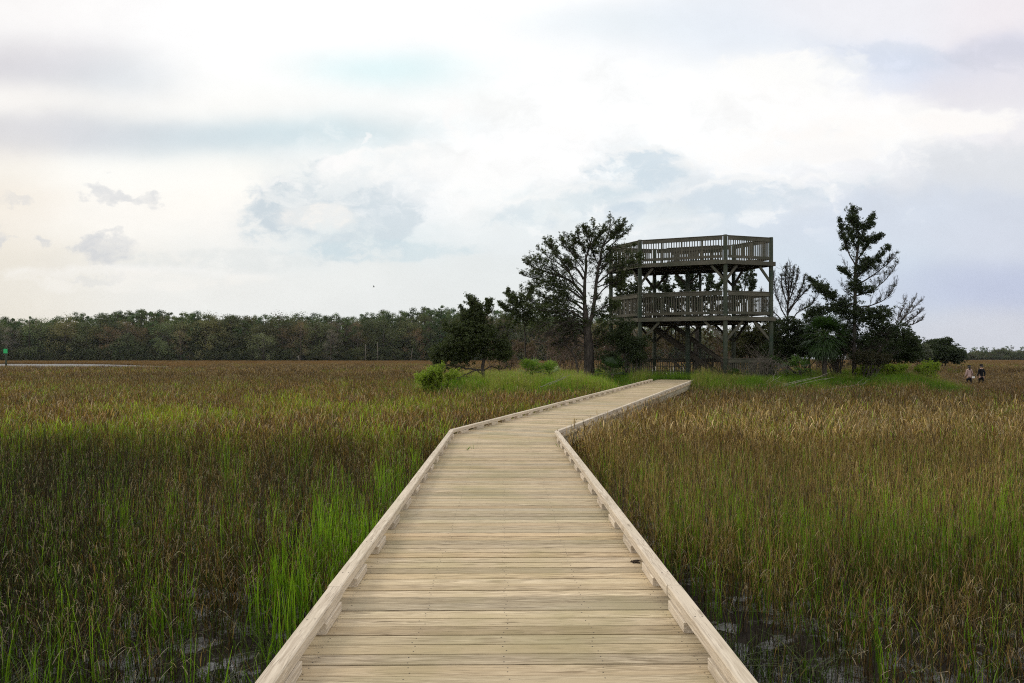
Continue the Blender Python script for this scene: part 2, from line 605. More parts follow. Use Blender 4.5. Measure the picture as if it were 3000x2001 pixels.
def creek(x, y):
    """1 inside the tidal creek on the left, 0 on the marsh"""
    a = np.where(np.abs(y) > 1, x / np.maximum(y, 1), 0)
    far = 121 + (255 - 121) * smooth(-a, .33, .60) + 5 * (fbm(x * .03, y * .03) - .5)
    near = 118 + 6 * (fbm(x * .06 + 9, y * .02) - .5)
    return smooth(y, near - 2, near + 2) * (1 - smooth(y, far - 3, far + 3)) * smooth(-a, .33, .40)


def island(x, y):
    """height of the wooded hummock under the tower, 0..1"""
    n = (fbm(x * .18 + 3, y * .18) - .5) * .35
    d1 = np.hypot((x - 7.5) / 15.5, (y - 48) / 13.5)
    d2 = np.hypot((x - 1.2) / 5.8, (y - 40) / 8.0)
    d3 = np.hypot((x - 18) / 10, (y - 49) / 11.0)
    return smooth(1.05 + n - np.minimum(np.minimum(d1, d2), d3), 0, .38)


def wet_margin(x, y):
    """1 on the bare wet mud beside the near end of the boardwalk"""
    n = (fbm(x * .9 + 5, y * .9) - .5) * 1.6
    r_ = (1 - smooth(x + n + .45 * (y - 5.4), 2.2, 3.0)) * (1 - smooth(y + n, 6.6, 7.6)) * (x > 0)
    l_ = (1 - smooth(-x + n, 2.1, 2.8)) * (1 - smooth(y + n, 5.6, 6.2)) * (x < 0)
    return r_ + l_


def ground_z(x, y):
    near = 1 - smooth(np.hypot(x, y - 2), 9, 16)
    rough = ((fbm(x * 1.4, y * 1.4, 3) - .5) * .05 + (fbm(x * 5.5 + 3, y * 5.5, 4) - .5) * .085) * near
    wet = wet_margin(x, y)
    z = .05 + rough - .060 * wet + .05 * (1 - near) * (fbm(x * .1, y * .1) - .3)
    z = z + .95 * island(x, y)
    return z - 1.0 * creek(x, y)


def grid_axis(parts):
    return np.unique(np.round(np.concatenate([np.arange(a, b, s_) for a, b, s_ in parts]), 4))


gx = grid_axis([(-900, -200, 25), (-200, -40, 4), (-40, -9, .8), (-9, 9, .075), (9, 40, .8), (40, 120, 4), (120, 901, 25)])
gy = grid_axis([(-100, 0, 10), (0, 2.5, .3), (2.5, 8.5, .06), (8.5, 16, .3), (16, 75, .8), (75, 300, 3), (300, 1001, 25)])
X, Y = np.meshgrid(gx, gy)
mb = MB()
nx, ny = len(gx), len(gy)
i = (np.arange(ny - 1)[:, None] * nx + np.arange(nx - 1)[None]).reshape(-1)
mb.add(np.stack((X, Y, ground_z(X, Y)), -1), np.stack((i, i + 1, i + nx + 1, i + nx), -1))
m, t, out = new_mat('marsh_mud')
pos = t.node('ShaderNodeNewGeometry').outputs['Position']
n1, _ = t.noise(pos, 9.0, 7, .65)
n2, _ = t.noise(pos, .22, 4, .6)
hgt = t.sep(pos)
c = t.mix(n1, (.010, .008, .006, 1), (.040, .032, .025, 1))
thatch = t.mix(t.ramp(n2, .4, .6), (.075, .052, .032, 1), (.10, .075, .042, 1))
c = t.mix(t.ramp(hgt[1], 9.0, 30.0), c, thatch)
c = t.mix(t.ramp(hgt[2], .35, .7), c, t.mix(n1, (.03, .03, .015, 1), (.06, .065, .025, 1)))
n3, _ = t.noise(pos, 3.1, 6, .62)
film = t.m('MULTIPLY', t.ramp(n3, .50, .56), t.ramp(hgt[1], 13.0, 8.0))      # standing film of water on the mud
ro = t.m('SUBTRACT', .85, t.m('MULTIPLY', film, .80))
b_ = bsdf(t, out, c, ro, .1, bump(t, n1, .02, .8))
b_.inputs['IOR'].default_value = 1.9
t.set(b_.inputs['Specular IOR Level'], t.m('ADD', .04, t.m('MULTIPLY', film, .9)))
tag(mb.build('ground', m, None, True), kind='structure')

mb = MB()
mb.add([(-880, -90, -.012), (880, -90, -.012), (880, 990, -.012), (-880, 990, -.012)], [(0, 1, 2, 3)])
m, t, out = new_mat('creek_water')
pos = t.node('ShaderNodeNewGeometry').outputs['Position']
n1, _ = t.noise(pos, 3.0, 3, .5)
wav = t.m('MULTIPLY', n1, t.m('ADD', t.m('MULTIPLY', t.ramp(t.sep(pos)[1], 30.0, 90.0), .35), .004))
bsdf(t, out, (.02, .02, .018), t.m('ADD', .04, t.m('MULTIPLY', t.ramp(t.sep(pos)[1], 30.0, 90.0), .32)), 1.0, bump(t, wav, 1.0, .8))
tag(mb.build('water', m), kind='structure')

# ------------------------------------------------------------------ boardwalk
A1 = nrm((-.0119, 1.0))
HEAD2 = R(20)
A2 = np.array((math.sin(HEAD2), math.cos(HEAD2)))
N1 = np.array((A1[1], -A1[0]))       # to the right
N2 = np.array((A2[1], -A2[0]))
BEND = np.array((.015, 0)) + A1 * 15.85
HALF = 1.15
DZ0, S1 = .75, -.0046
ZB = DZ0 + S1 * 15.85
S2 = (1.055 - ZB) / 25.4
L2 = 25.4
mit = nrm(A1 + A2)                    # bisector of the travel directions
MIT_N = mit


def deck_z(x, y):
    p = np.array((x, y)) - BEND
    return ZB + (p @ A1) * S1 if p @ MIT_N < 0 else ZB + (p @ A2) * S2


def clip(poly, p0, n):
    """keep the part of a convex polygon where (p - p0).n <= 0"""
    o = []
    for a, b in zip(poly, poly[1:] + poly[:1]):
        da, db = (np.asarray(a) - p0) @ n, (np.asarray(b) - p0) @ n
        if da <= 0:
            o.append(tuple(a))
        if da * db < 0:
            t_ = da / (da - db)
            o.append(tuple(np.asarray(a) + (np.asarray(b) - np.asarray(a)) * t_))
    return o


bw = thing('boardwalk', 'long pale wooden plank boardwalk with low curb rails bending right to the tower', 'boardwalk')
deck = MB()
nails = []
for seg in (0, 1):
    ax, sdv, org = (A1, N1, BEND - A1 * 19.0) if seg == 0 else (A2, N2, BEND)
    total = 19.6 if seg == 0 else L2 + 2.3
    s = 0.0 if seg == 0 else -.6
    while s < total:
        wd = .1315 + rng.normal(0, .0012)
        gap = float(np.clip(rng.gamma(3.0, .0042), .004, .024))
        ext = HALF + .012 + rng.normal(0, .004)
        sk = rng.normal(0, .0012)
        q0 = org + ax * s
        q1 = org + ax * (s + wd)
        poly = [tuple(q0 - sdv * ext - ax * sk), tuple(q0 + sdv * ext + ax * sk), tuple(q1 + sdv * ext + ax * sk), tuple(q1 - sdv * ext - ax * sk)]
        poly = clip(poly, BEND, MIT_N if seg == 0 else -MIT_N)
        if len(poly) >= 3:
            dzj = rng.normal(0, .0012)
            tone = float(np.clip(rng.normal(1.0, .11), .70, 1.24))
            hue = rng.normal(0, .028)
            deck.plank(poly, lambda x, y, d_=dzj: deck_z(x, y) + d_, .036, (tone * (1 + hue), tone, tone * (1 - hue + rng.normal(0, .02))))
            if len(poly) == 4:
                for k, e in enumerate((-1.02, -.51, 0, .51, 1.02)):
                    for f in (.25, .75):
                        p = org + ax * (s + wd * f + rng.normal(0, .006)) + sdv * (e + rng.normal(0, .012))
                        if (p - BEND) @ MIT_N * (1 if seg == 0 else -1) < 0 and p[1] < 22:
                            nails.append((p[0], p[1], deck_z(*p) + dzj + .0008))
        s += wd + gap
for p in nails:      # nail heads, 8 mm across
    an = np.arange(8) / 8 * 2 * np.pi
    r_ = .0042
    V = np.stack((p[0] + r_ * np.cos(an), p[1] + r_ * np.sin(an), np.full(8, p[2])), 1)
    deck.add(V, [(0, 1, 2, 3), (0, 3, 4, 7), (4, 5, 6, 7)], (1, 1, 1), None, 1)
M_NAIL = plain('rusty_nail', (.05, .04, .035), .6, .4, .3)
deck.build('deck', [M_DECK, M_NAIL], bw)


def miter_pt(off):
    """corner of the line that runs off metres to the right of the axis"""
    a = BEND + N1 * off
    # (a + A1 t - BEND).mit = 0 along the bisector plane
    t_ = -((a - BEND) @ MIT_N) / (A1 @ MIT_N)
    return a + A1 * t_


RW, RH, BH = .092, .072, .062
for side in (-1, 1):
    off = side * (HALF - RW / 2)
    # curb rails: boards of about 3.66 m with joints, cut to the bend
    cp = miter_pt(off)
    end1 = (cp - (BEND + N1 * off)) @ A1
    cuts = [-19.0] + [c for c in (-14.6 + end1 * 0 - 3.66, -10.96 - 3.66 + 3.66, -10.96 + 0, -7.3, -3.64) if c < end1 - .5]
    cuts = sorted(set([-18.3, -14.62, -10.96, -7.3, -3.64])) + [end1]
    for a, b in zip(cuts[:-1], cuts[1:]):
        p = BEND + N1 * off + A1 * (a + .002)
        q = BEND + N1 * off + A1 * (b - .002)
        r_ = MB()
        wob = rng.normal(0, .004)
        r_.beam((p[0] + wob, p[1], deck_z(*p) + BH + RH / 2), (q[0], q[1], deck_z(*(q - A1 * .05)) + BH + RH / 2 - .0002), RW, RH, bev=.007, tone=float(rng.normal(1, .05)))
        for f in np.arange(.3, (b - a) - .1, .915):
            for dx_ in (-.02, .022):
                pp = p + A1 * (f + rng.normal(0, .01)) + N1 * dx_
                an = np.arange(8) / 8 * 2 * np.pi
                V = np.stack((pp[0] + .0045 * np.cos(an), pp[1] + .0045 * np.sin(an), np.full(8, deck_z(*pp) + BH + RH + .0012)), 1)
                r_.add(V, [(0, 1, 2, 3), (0, 3, 4, 7), (4, 5, 6, 7)], (1, 1, 1), None, 1)
        r_.build('curb_rail', [M_RAIL, M_NAIL], bw)
    start2 = (cp - (BEND + N2 * off)) @ A2
    cuts = [start2] + [start2 + 3.2 + 3.66 * k for k in range(6)] + [L2]
    for a, b in zip(cuts[:-1], cuts[1:]):
        p = BEND + N2 * off + A2 * (a + .002)
        q = BEND + N2 * off + A2 * (b - .002)
        r_ = MB()
        r_.beam((p[0], p[1], deck_z(*(p + A2 * .05)) + BH + RH / 2 - .0002), (q[0], q[1], deck_z(*q) + BH + RH / 2), RW, RH, bev=.006, tone=float(rng.normal(1, .05)))
        r_.build('curb_rail', [M_RAIL, M_NAIL], bw)
    # spacer blocks under the rails every 0.915 m
    offb = side * (HALF - .053)
    k = 0
    for s in np.arange(-14.2, end1 - .2, .915):
        p = BEND + N1 * offb + A1 * s
        q = p + A1 * (.40 + rng.normal(0, .01))
        if (q - BEND) @ MIT_N > -.03:
            continue
        b_ = MB()
        b_.beam((*p, deck_z(*p) + BH / 2), (*q, deck_z(*q) + BH / 2), .104, BH - .001, bev=.003, tone=float(rng.normal(1, .07)))
        b_.build('spacer_block', M_RAIL, bw)
    for s in np.arange(start2 + .35, L2 - .3, .915):
        p = BEND + N2 * offb + A2 * s
        q = p + A2 * .40
        b_ = MB()
        b_.beam((*p, deck_z(*p) + BH / 2), (*q, deck_z(*q) + BH / 2), .104, BH - .001, bev=.003, tone=float(rng.normal(1, .07)))
        b_.build('spacer_block', M_RAIL, bw)
    # edge beams and posts below the planks
    offs = side * (HALF - .05)
    f1 = miter_pt(offs)
    for (p, q, a_) in ((BEND + N1 * offs - A1 * 19, f1, A1), (f1, BEND + N2 * offs + A2 * (L2 + 2.2), A2)):
        e_ = MB()
        d_ = nrm(q - p)
        p_ = p + d_ * .02
        q_ = q - d_ * .02
        e_.beam((*p_, deck_z(*p_) - .038 - .12), (*q_, deck_z(*q_) - .038 - .12), .045, .235, bev=.004)
        e_.build('edge_beam', M_FASCIA, bw)
    for seg, (ax, nn, a, b) in enumerate(((A1, N1, -14.0, -.6), (A2, N2, 1.6, L2))):
        for s in np.arange(a, b, 3.05):
            p = BEND + nn * (side * .98) + ax * s
            g = MB()
            g.beam((*p, -.6), (*p, deck_z(*p) - .05), .14, .14, up=(0, 1, 0), bev=.006)
            g.build('support_post', M_FASCIA, bw)

# ------------------------------------------------------------------ observation tower
TW = thing('observation_tower', 'weathered two-storey wooden observation tower with six posts and slatted railings', 'tower')
TC = np.array((10.6, 45.3))
TT = -.398
TU = np.array((math.cos(TT), math.sin(TT)))
TV = np.array((-math.sin(TT), math.cos(TT)))
TL, TWD, TTIP = 2.447, 2.023, 2.315
HEX = [(-TL - TTIP, 0), (-TL, -TWD), (TL, -TWD), (TL + TTIP, 0), (TL, TWD), (-TL, TWD)]
ZF = H - 1.30
Z1 = H + 2.30
Z2 = H + 5.49
ZR1 = H + 3.764
ZR2 = H + 6.90
TOWER_ROT = TT


def tw(a, b, z=None):
    p = TC + TU * a + TV * b
    return p if z is None else np.array((p[0], p[1], z))


def hexs(k):
    return [(a * k, b * k) for a, b in HEX]


def hexo(d_):
    """the hexagon grown outwards by d_ metres"""
    o = []
    n = 6
    for i in range(n):
        p0, p1, p2 = (np.array(HEX[(i + j) % n]) for j in (-1, 0, 1))
        e1, e2 = nrm(p1 - p0), nrm(p2 - p1)
        n1_, n2_ = np.array((e1[1], -e1[0])), np.array((e2[1], -e2[0]))
        o.append(tuple(p1 + (n1_ + n2_) * d_ / (1 + n1_ @ n2_)))
    return o


def planked(o, zz, name, mat, th=.04, hole=None):
    hp = hexo(o)
    mb_ = MB()
    ymin = min(p[1] for p in hp)
    ymax = max(p[1] for p in hp)
    s = ymin
    while s < ymax:
        poly = [(-9, s), (9, s), (9, s + .135), (-9, s + .135)]
        for j in range(6):
            p, q = np.array(hp[j]), np.array(hp[(j + 1) % 6])
            e = nrm(q - p)
            poly = clip(poly, p, np.array((e[1], -e[0])))
            if len(poly) < 3:
                break
        polys = [poly] if len(poly) >= 3 else []
        if hole and polys and hole[1] < s + .07 < hole[3]:
            polys = [clip(poly, np.array((hole[0], 0)), np.array((1., 0))), clip(poly, np.array((hole[2], 0)), np.array((-1., 0)))]
        tone = .85 + .3 * rng.random()
        for pl in polys:
            if len(pl) >= 3:
                mb_.plank([tuple(tw(*p)) for p in pl], lambda x, y: zz, th, tone)
        s += .142
    return mb_.build(name, mat, TW)


HOLE1 = (-2.9, .45, .3, 1.75)
HOLE2 = (-1.2, -.2, 1.9, 1.0)
planked(.05, ZF, 'ground_floor', M_SHADED)
planked(.12, Z1, 'lower_platform', M_TOWER, hole=HOLE1)
planked(.12, Z2, 'upper_platform', M_TOWER)
# joists and rim boards
for zz in (Z1, Z2):
    j_ = MB()
    for a in np.arange(-4.4, 4.41, .61):
        hw = TWD - .1 if abs(a) < TL else TWD * (1 - (abs(a) - TL) / TTIP) - .1
        if hw > .15:
            j_.beam(tw(a, -hw, zz - .165), tw(a, hw, zz - .165), .045, .23)
    for b in (-.9, .9):
        j_.beam(tw(-3.4, b, zz - .33), tw(3.4, b, zz - .33), .08, .09)
    j_.build('joists', M_SHADED, TW)
    ho = hexo(.16)
    for i in range(6):
        p, q = ho[i], ho[(i + 1) % 6]
        r_ = MB()
        r_.beam(tw(*p, zz - .105), tw(*q, zz - .105), .045, .235, bev=.005)
        r_.build('rim_board', M_TOWER, TW)
# six outer posts, the centre post and a stair post
for a, b in HEX:
    po = MB()
    p = tw(a, b)
    po.tube([(p[0], p[1], z_) for z_ in (.6, 3, 5, 7, ZR2 - .05, ZR2 + .035)], [.125, .125, .122, .12, .118, .112], 14)
    po.build('post', M_POST, TW, True)
for a, b, z1_ in ((0, 0, Z2 - .2), (.55, 1.2, Z2 - .2)):
    po = MB()
    po.beam(tw(a, b, .6), tw(a, b, z1_), .24 if a == 0 else .14, .24 if a == 0 else .14, up=(*TV, 0), bev=.01)
    po.build('post', M_POST, TW)


def railing(p, q, zb, zt, ends=.15, open_at=None, rail_h=.22):
    """slatted railing panel from p to q (tower plan coordinates)"""
    p = np.array(p, float)
    q = np.array(q, float)
    e = nrm(q - p)
    p, q = p + e * ends, q - e * ends
    ln = np.linalg.norm(q - p)
    nn = np.array((e[1], -e[0]))
    mb_ = MB()
    n = max(2, int(ln / .145))
    for k in range(n):
        f = (k + .5) / n
        c_ = p + (q - p) * f + e * rng.normal(0, .006)
        mb_.beam(tw(*c_, zb + .18), tw(*c_, zt - .12), .048, .042, up=(*(TU * nn[0] + TV * nn[1]), 0))
    # three stouter uprights in each long panel
    for f in ((.25, .5, .75) if ln > 3.5 else (.5,)):
        c_ = p + (q - p) * f
        mb_.beam(tw(*c_, zb - .02), tw(*c_, zt - .05), .09, .05, up=(*(TU * nn[0] + TV * nn[1]), 0))
    o = mb_.build('railing', M_TOWER, TW)
    for nm, z0, hh, outw in (('top_rail', zt - rail_h / 2 - .03, rail_h, .05), ('bottom_rail', zb + .225, .16, .05)):
        r_ = MB()
        r_.beam(tw(*(p + nn * outw), z0), tw(*(q + nn * outw), z0), .042, hh, bev=.004)
        r_.build(nm, M_TOWER, o)
    c_ = MB()
    c_.beam(tw(*(p - e * ends * .6 + nn * .02), zt - .012), tw(*(q + e * ends * .6 + nn * .02), zt - .012), .15, .04, bev=.004)
    c_.build('cap_rail', M_TOWER, o)


for zb, zt in ((Z1, ZR1), (Z2, ZR2)):
    for i in range(6):
        railing(HEX[i], HEX[(i + 1) % 6], zb, zt)
# ground floor: railing on the back and right sides only
for i in (2, 3, 4, 5):
    railing(HEX[i], HEX[(i + 1) % 6], ZF, ZF + 1.22, rail_h=.2)
# stair well guard on the upper platform
railing((HOLE2[0], HOLE2[1]), (HOLE2[2], HOLE2[1]), Z2, Z2 + 1.12, .02)
railing((HOLE2[2], HOLE2[3]), (HOLE2[0], HOLE2[3]), Z2, Z2 + 1.12, .02)
# knee braces along every edge at every post
for zz, run, drop in ((Z1 - .23, 1.15, 1.1), (Z2 - .23, .78, .86)):
    for i in range(6):
        p = np.array(HEX[i])
        for j in (-1, 1):
            q = np.array(HEX[(i + j) % 6])
            e = nrm(q - p)
            k_ = MB()
            nn = np.array((e[1], -e[0])) * (-.03 * j)
            k_.beam(tw(*(p + e * .07 + nn), zz - drop), tw(*(p + e * run + nn), zz - .02), .09, .14, bev=.006)
            k_.build('brace', M_TOWER if i in (0, 1, 2, 3) else M_SHADED, TW)  # back braces take the tower wood with shade painted in
for zz in (Z1, Z2):
    for s_ in (-1, 1):
        k_ = MB()
        k_.beam(tw(s_ * .1, 0, zz - 1.05), tw(s_ * .85, 0, zz - .3), .09, .12)
        k_.build('brace', M_SHADED, TW)


def stair(a0, a1, b, z0, z1, wdt):
    st = None
    for k, s_ in enumerate((-1, 1)):
        bb = b + s_ * wdt / 2
        r_ = MB()
        r_.beam(tw(a0, bb, z0 + .08), tw(a1, bb, z1 - .14), .05, .29, bev=.004)
        o = r_.build('stair_stringer', M_SHADED, TW)
        h_ = MB()
        h_.beam(tw(a0, bb, z0 + 1.02), tw(a1, bb, z1 + .86), .05, .19, bev=.004)
        n = 20
        for q in range(n + 1):
            f = (q + .2) / (n + .4)
            a = a0 + (a1 - a0) * f
            z_ = z0 + (z1 - z0) * f
            h_.beam(tw(a, bb + .03 * s_, z_ + .05), tw(a, bb + .03 * s_, z_ + .95), .04, .04, up=(*TV, 0))
        h_.build('stair_railing', M_SHADED, TW)
        nw = MB()
        nw.beam(tw(a0, bb, z0 - .05), tw(a0, bb, z0 + 1.2), .12, .12, up=(*TV, 0), bev=.006)
        nw.build('newel_post', M_SHADED, TW)
    n = int(round((z1 - z0) / .19))
    for q in range(1, n):
        f = q / n
        a = a0 + (a1 - a0) * f
        z_ = z0 + (z1 - z0) * f
        t_ = MB()
        t_.beam(tw(a, b - wdt / 2 + .03, z_), tw(a, b + wdt / 2 - .03, z_), .28, .04, bev=.004)
        t_.build('stair_tread', M_SHADED, TW)


stair(1.95, -2.7, 1.1, ZF, Z1, 1.1)

# picnic table under the tower
pt = thing('picnic_table', 'long picnic table on curved tube legs under the tower', 'picnic table')
ctr = (-1.35, .2)
for nm, db, z_, wd in (('tabletop', 0, .75, .76), ('bench_seat', -.75, .45, .27), ('bench_seat', .75, .45, .27)):
    tb = MB()
    k = 5 if nm == 'tabletop' else 2
    for q in range(k):
        bb = ctr[1] + db + (q - (k - 1) / 2) * (wd / k)
        tb.beam(tw(ctr[0] - 1.3, bb, ZF + z_), tw(ctr[0] + 1.3, bb, ZF + z_), wd / k - .006, .042, bev=.004)
    tb.build(nm, M_SHADED, pt)
M_STEEL = plain('galvanised_steel', (.42, .42, .40), .45, .5, .85)
for a in (-.95, 0.15, .75):
    for s_ in (-1, 1):
        fr_ = MB()
        pts = []
        for an in np.linspace(0, math.pi, 12):     # a bent hoop standing on the floor, in the long direction of the table
            pts.append(tw(ctr[0] + a + .22 * math.cos(an), ctr[1] + s_ * .55, ZF + .24 - .22 * math.sin(an)))
        pts = [tw(ctr[0] + a + .24, ctr[1] + s_ * .4, ZF + .71)] + pts + [tw(ctr[0] + a - .2, ctr[1] + s_ * .72, ZF + .43)]
        fr_.tube(pts, .024, 8)
        fr_.build('tube_leg', M_STEEL, pt, True)


# ------------------------------------------------------------------ trees and shrubs
def curve(pts, n=10):
    """Catmull-Rom through the given points"""
    pts = np.asarray(pts, float)
    if len(pts) == 2:
        f = np.linspace(0, 1, n)[:, None]
        return pts[0] * (1 - f) + pts[1] * f
    q = np.concatenate((2 * pts[:1] - pts[1:2], pts, 2 * pts[-1:] - pts[-2:-1]))
    o = []
    per = max(2, n // (len(pts) - 1))
    for i in range(len(pts) - 1):
        p0, p1, p2, p3 = q[i:i + 4]
        for f in np.linspace(0, 1, per, endpoint=False):
            o.append(.5 * ((2 * p1) + (-p0 + p2) * f + (2 * p0 - 5 * p1 + 4 * p2 - p3) * f * f + (-p0 + 3 * p1 - 3 * p2 + p3) * f ** 3))
    o.append(pts[-1])
    return np.array(o)


CEDAR = (np.array((.026, .040, .012)), np.array((.064, .078, .024)))
CEDAR_DK = (np.array((.016, .027, .009)), np.array((.042, .058, .019)))
OLIVE = (np.array((.07, .085, .02)), np.array((.13, .15, .04)))
BROWNISH = (np.array((.09, .07, .035)), np.array((.15, .12, .06)))


def tuft(mb_, c, r, n, size, pal, flat=.75):
    """n small leaves about c"""
    d_ = rng.normal(0, 1, (n, 3))
    d_ /= np.linalg.norm(d_, axis=1)[:, None]
    rad = r * rng.random(n) ** .5
    pos_ = np.asarray(c) + d_ * rad[:, None] * (1, 1, flat)
    nn = d_ + rng.normal(0, .6, (n, 3)) + (0, 0, .4)
    nn /= np.linalg.norm(nn, axis=1)[:, None]
    tg = rng.normal(0, 1, (n, 3))
    f = rng.random(n)[:, None] * .8 + rng.random() * .2
    mb_.leaves(pos_, nn, tg, size * (.7 + .6 * rng.random(n)), size * .55 * (.7 + .6 * rng.random(n)), pal[0] * (1 - f) + pal[1] * f)


class Tree:
    def __init__(s, name, label, cat, Z, pal=CEDAR, leaf=.075, tuft_r=.115, tuft_n=13, group=None, bark=None, lmat=None, tint=(1, 1, 1)):
        s.name, s.label, s.cat, s.Z, s.pal, s.group = name, label, cat, Z, pal, group
        s.leaf, s.tr, s.tn = leaf, tuft_r, tuft_n
        s.wood, s.lv = MB(), MB()
        s.bark = bark or M_BARK
        s.fmul = 1.0
        s.lmat = lmat or M_LEAF
        s.tint = tint

    def limb(s, pts, r0, r1=.012, dz=None, z0=0.0, fol=1.0, tw_n=12, tw_len=.3, start=.25, upb=.32, sub=4, thick=.011, bare_len=1.0, foot=False):
        """pts on the photo; the tip drifts dz in depth"""
        n = len(pts)
        ln = np.hypot(pts[-1][0] - pts[0][0], pts[-1][1] - pts[0][1]) / F * s.Z
        if dz is None:
            dz = rng.uniform(-.65, .65) * ln
        P3 = [P(x, y, s.Z + z0 + dz * (i / (n - 1)) ** 1.3) for i, (x, y) in enumerate(pts)]
        if foot:
            g = float(ground_z(P3[0][0], P3[0][1]))
            P3[0][2] = min(P3[0][2], g - .1)
        cv = curve(P3, 14)
        cv[1:-1] += rng.normal(0, .012, cv[1:-1].shape) * min(1, ln)
        f = np.linspace(0, 1, len(cv))
        if tw_n and r0 < .2:
            r0 = r0 * .62
        rr = r0 * (1 - f) ** .9 + min(r1, r0)
        s.wood.tube(cv, rr, 8 if r0 > .06 else 5, s.tint)
        for t_ in np.linspace(start, 1.0, int(tw_n * 1.9)):
            t_ = min(1, max(0, t_ + rng.normal(0, .02)))
            x = t_ * (len(cv) - 1)
            i = min(int(x), len(cv) - 2)
            p = cv[i] * (1 - (x - i)) + cv[i + 1] * (x - i)
            tg = nrm(cv[i + 1] - cv[i])
            s.twig(p, tg, max(.25, tw_len * ln * (1.05 - .6 * t_)) * rng.uniform(.6, 1.2), fol, upb, sub, thick, t_ > .97)
        return cv

    def twig(s, p, tg, ln, fol, upb, sub, thick, tip=False):
        d_ = nrm(tg * rng.uniform(.5, 1.2) + rng.normal(0, .55 if not tip else .2, 3) + (0, 0, upb))
        bend = nrm(d_ + (0, 0, upb * .8) + rng.normal(0, .15, 3))
        f = np.linspace(0, 1, 5)[:, None]
        cv = p + d_ * ln * f + (bend - d_) * ln * f * f * .6
        s.wood.tube(cv, np.linspace(thick, thick * .4, 5), 4, s.tint, cap=False)
        ends = [cv[-1], cv[3]]
        for k in range(sub):
            i = rng.integers(1, 5)
            q = cv[i]
            d2 = nrm(d_ + rng.normal(0, .6, 3) + (0, 0, upb * .6))
            l2 = ln * rng.uniform(.3, .6)
            c2 = q + d2 * l2 * np.linspace(0, 1, 4)[:, None] + np.array((0, 0, upb * .25)) * l2 * np.linspace(0, 1, 4)[:, None] ** 2
            s.wood.tube(c2, np.linspace(thick * .65, thick * .3, 4), 3, s.tint, cap=False)
            ends += [c2[-1], c2[2]]
            if fol < .5:     # bare: a further order of fine twigs
                for q2 in range(2):
                    d3 = nrm(d2 + rng.normal(0, .5, 3) + (0, 0, upb * .5))
                    c3 = c2[rng.integers(1, 4)] + d3 * l2 * rng.uniform(.4, .7) * np.linspace(0, 1, 3)[:, None]
                    s.wood.tube(c3, np.linspace(thick * .45, thick * .25, 3), 3, s.tint, cap=False)
        for e in ends:
            if rng.random() < fol * s.fmul:
                tuft(s.lv, e + rng.normal(0, .03, 3), s.tr * rng.uniform(.6, 1.25), max(4, int(s.tn * rng.uniform(.6, 1.3))), s.leaf, s.pal)

    def mass(s, x, y, rx, ry, n, dz=None, z0=0.0, r=1.25, shell=.45, nt=1.6, stems=0):
        n = int(n * 2.4)
        """a ragged mass of foliage: n tufts through an ellipsoid given on the photo"""
        c = P(x, y, s.Z + z0)
        k = s.Z / F
        rz = (dz if dz is not None else min(rx, ry * 1.4) * k)
        d_ = rng.normal(0, 1, (n, 3))
        d_ /= np.linalg.norm(d_, axis=1)[:, None]
        rad = (shell + (1 - shell) * rng.random(n)) * rng.uniform(.75, 1.1, n)
        lum = fbm(d_[:, 0] * 2.2 + x, d_[:, 2] * 2.2 + y, 3)
        rad *= .62 + .72 * lum
        for q in range(n):
            e = c + d_[q] * rad[q] * (rx * k, rz, ry * k)
            tuft(s.lv, e, s.tr * r * rng.uniform(.6, 1.3), max(5, int(s.tn * nt * rng.uniform(.6, 1.3))), s.leaf, s.pal)
        for q in range(stems):
            e = c + d_[q] * rad[q] * np.array((rx * k, rz, ry * k)) * .95
            b = c + np.array((rng.normal(0, .25) * rx * k, rng.normal(0, .2) * rz, -ry * k * .7))
            mid = (b + e) / 2 + rng.normal(0, .12, 3)
            s.wood.tube(curve((b, mid, e), 8), np.linspace(.03, .008, 9), 4, s.tint, cap=False)

    def finish(s, crown='crown', trunk='trunk', lean=None):
        root = thing(s.name, s.label, s.cat, s.group)
        s.wood.build(trunk, s.bark, root, True)
        if s.lv.n:
            s.lv.build(crown, s.lmat, root)
        return root


# --- the big spreading cedar left of the tower
T = Tree('cedar_tree', 'tall spreading cedar with sparse dark crown, left of and touching the tower', 'tree', 42.0, leaf=.07, tuft_r=.10, tuft_n=11)
T.fmul = .72
T.limb([(1353, 862), (1352, 800), (1346, 740), (1342, 695)], .24, .10, 0, tw_n=0, foot=True)
T.limb([(1342, 700), (1342, 661), (1345, 621), (1346, 594), (1351, 573), (1360, 543), (1362, 519)], .15, tw_n=24, tw_len=.2, dz=.4, fol=.75)
T.limb([(1349, 760), (1362, 715), (1369, 648), (1373, 614), (1379, 594), (1383, 567), (1396, 540), (1402, 508)], .17, tw_n=26, tw_len=.19, dz=-.3, fol=.8)
T.limb([(1383, 567), (1405, 545), (1430, 512)], .06, tw_n=16, fol=.9, dz=-.3)
T.limb([(1383, 580), (1420, 548), (1444, 527)], .04, tw_n=14, fol=.45, dz=.4)
T.limb([(1378, 597), (1392, 588), (1406, 572), (1440, 566)], .05, tw_n=12, fol=.5, dz=-.9)
T.limb([(1375, 618), (1392, 606), (1406, 598), (1445, 592), (1468, 588)], .05, tw_n=14, fol=.85, dz=-1.2)
T.limb([(1371, 650), (1392, 634), (1412, 618), (1440, 612), (1466, 606)], .06, tw_n=18, fol=1.0, dz=-1.3)
T.limb([(1366, 690), (1390, 660), (1420, 645), (1445, 632)], .05, tw_n=14, fol=.9, dz=-1.0)
T.limb([(1362, 720), (1395, 700), (1420, 700)], .05, tw_n=14, fol=.9, dz=-.8)
T.limb([(1343, 682), (1319, 653), (1295, 638), (1268, 629), (1227, 614), (1209, 604)], .11, tw_n=26, tw_len=.22, fol=.85)
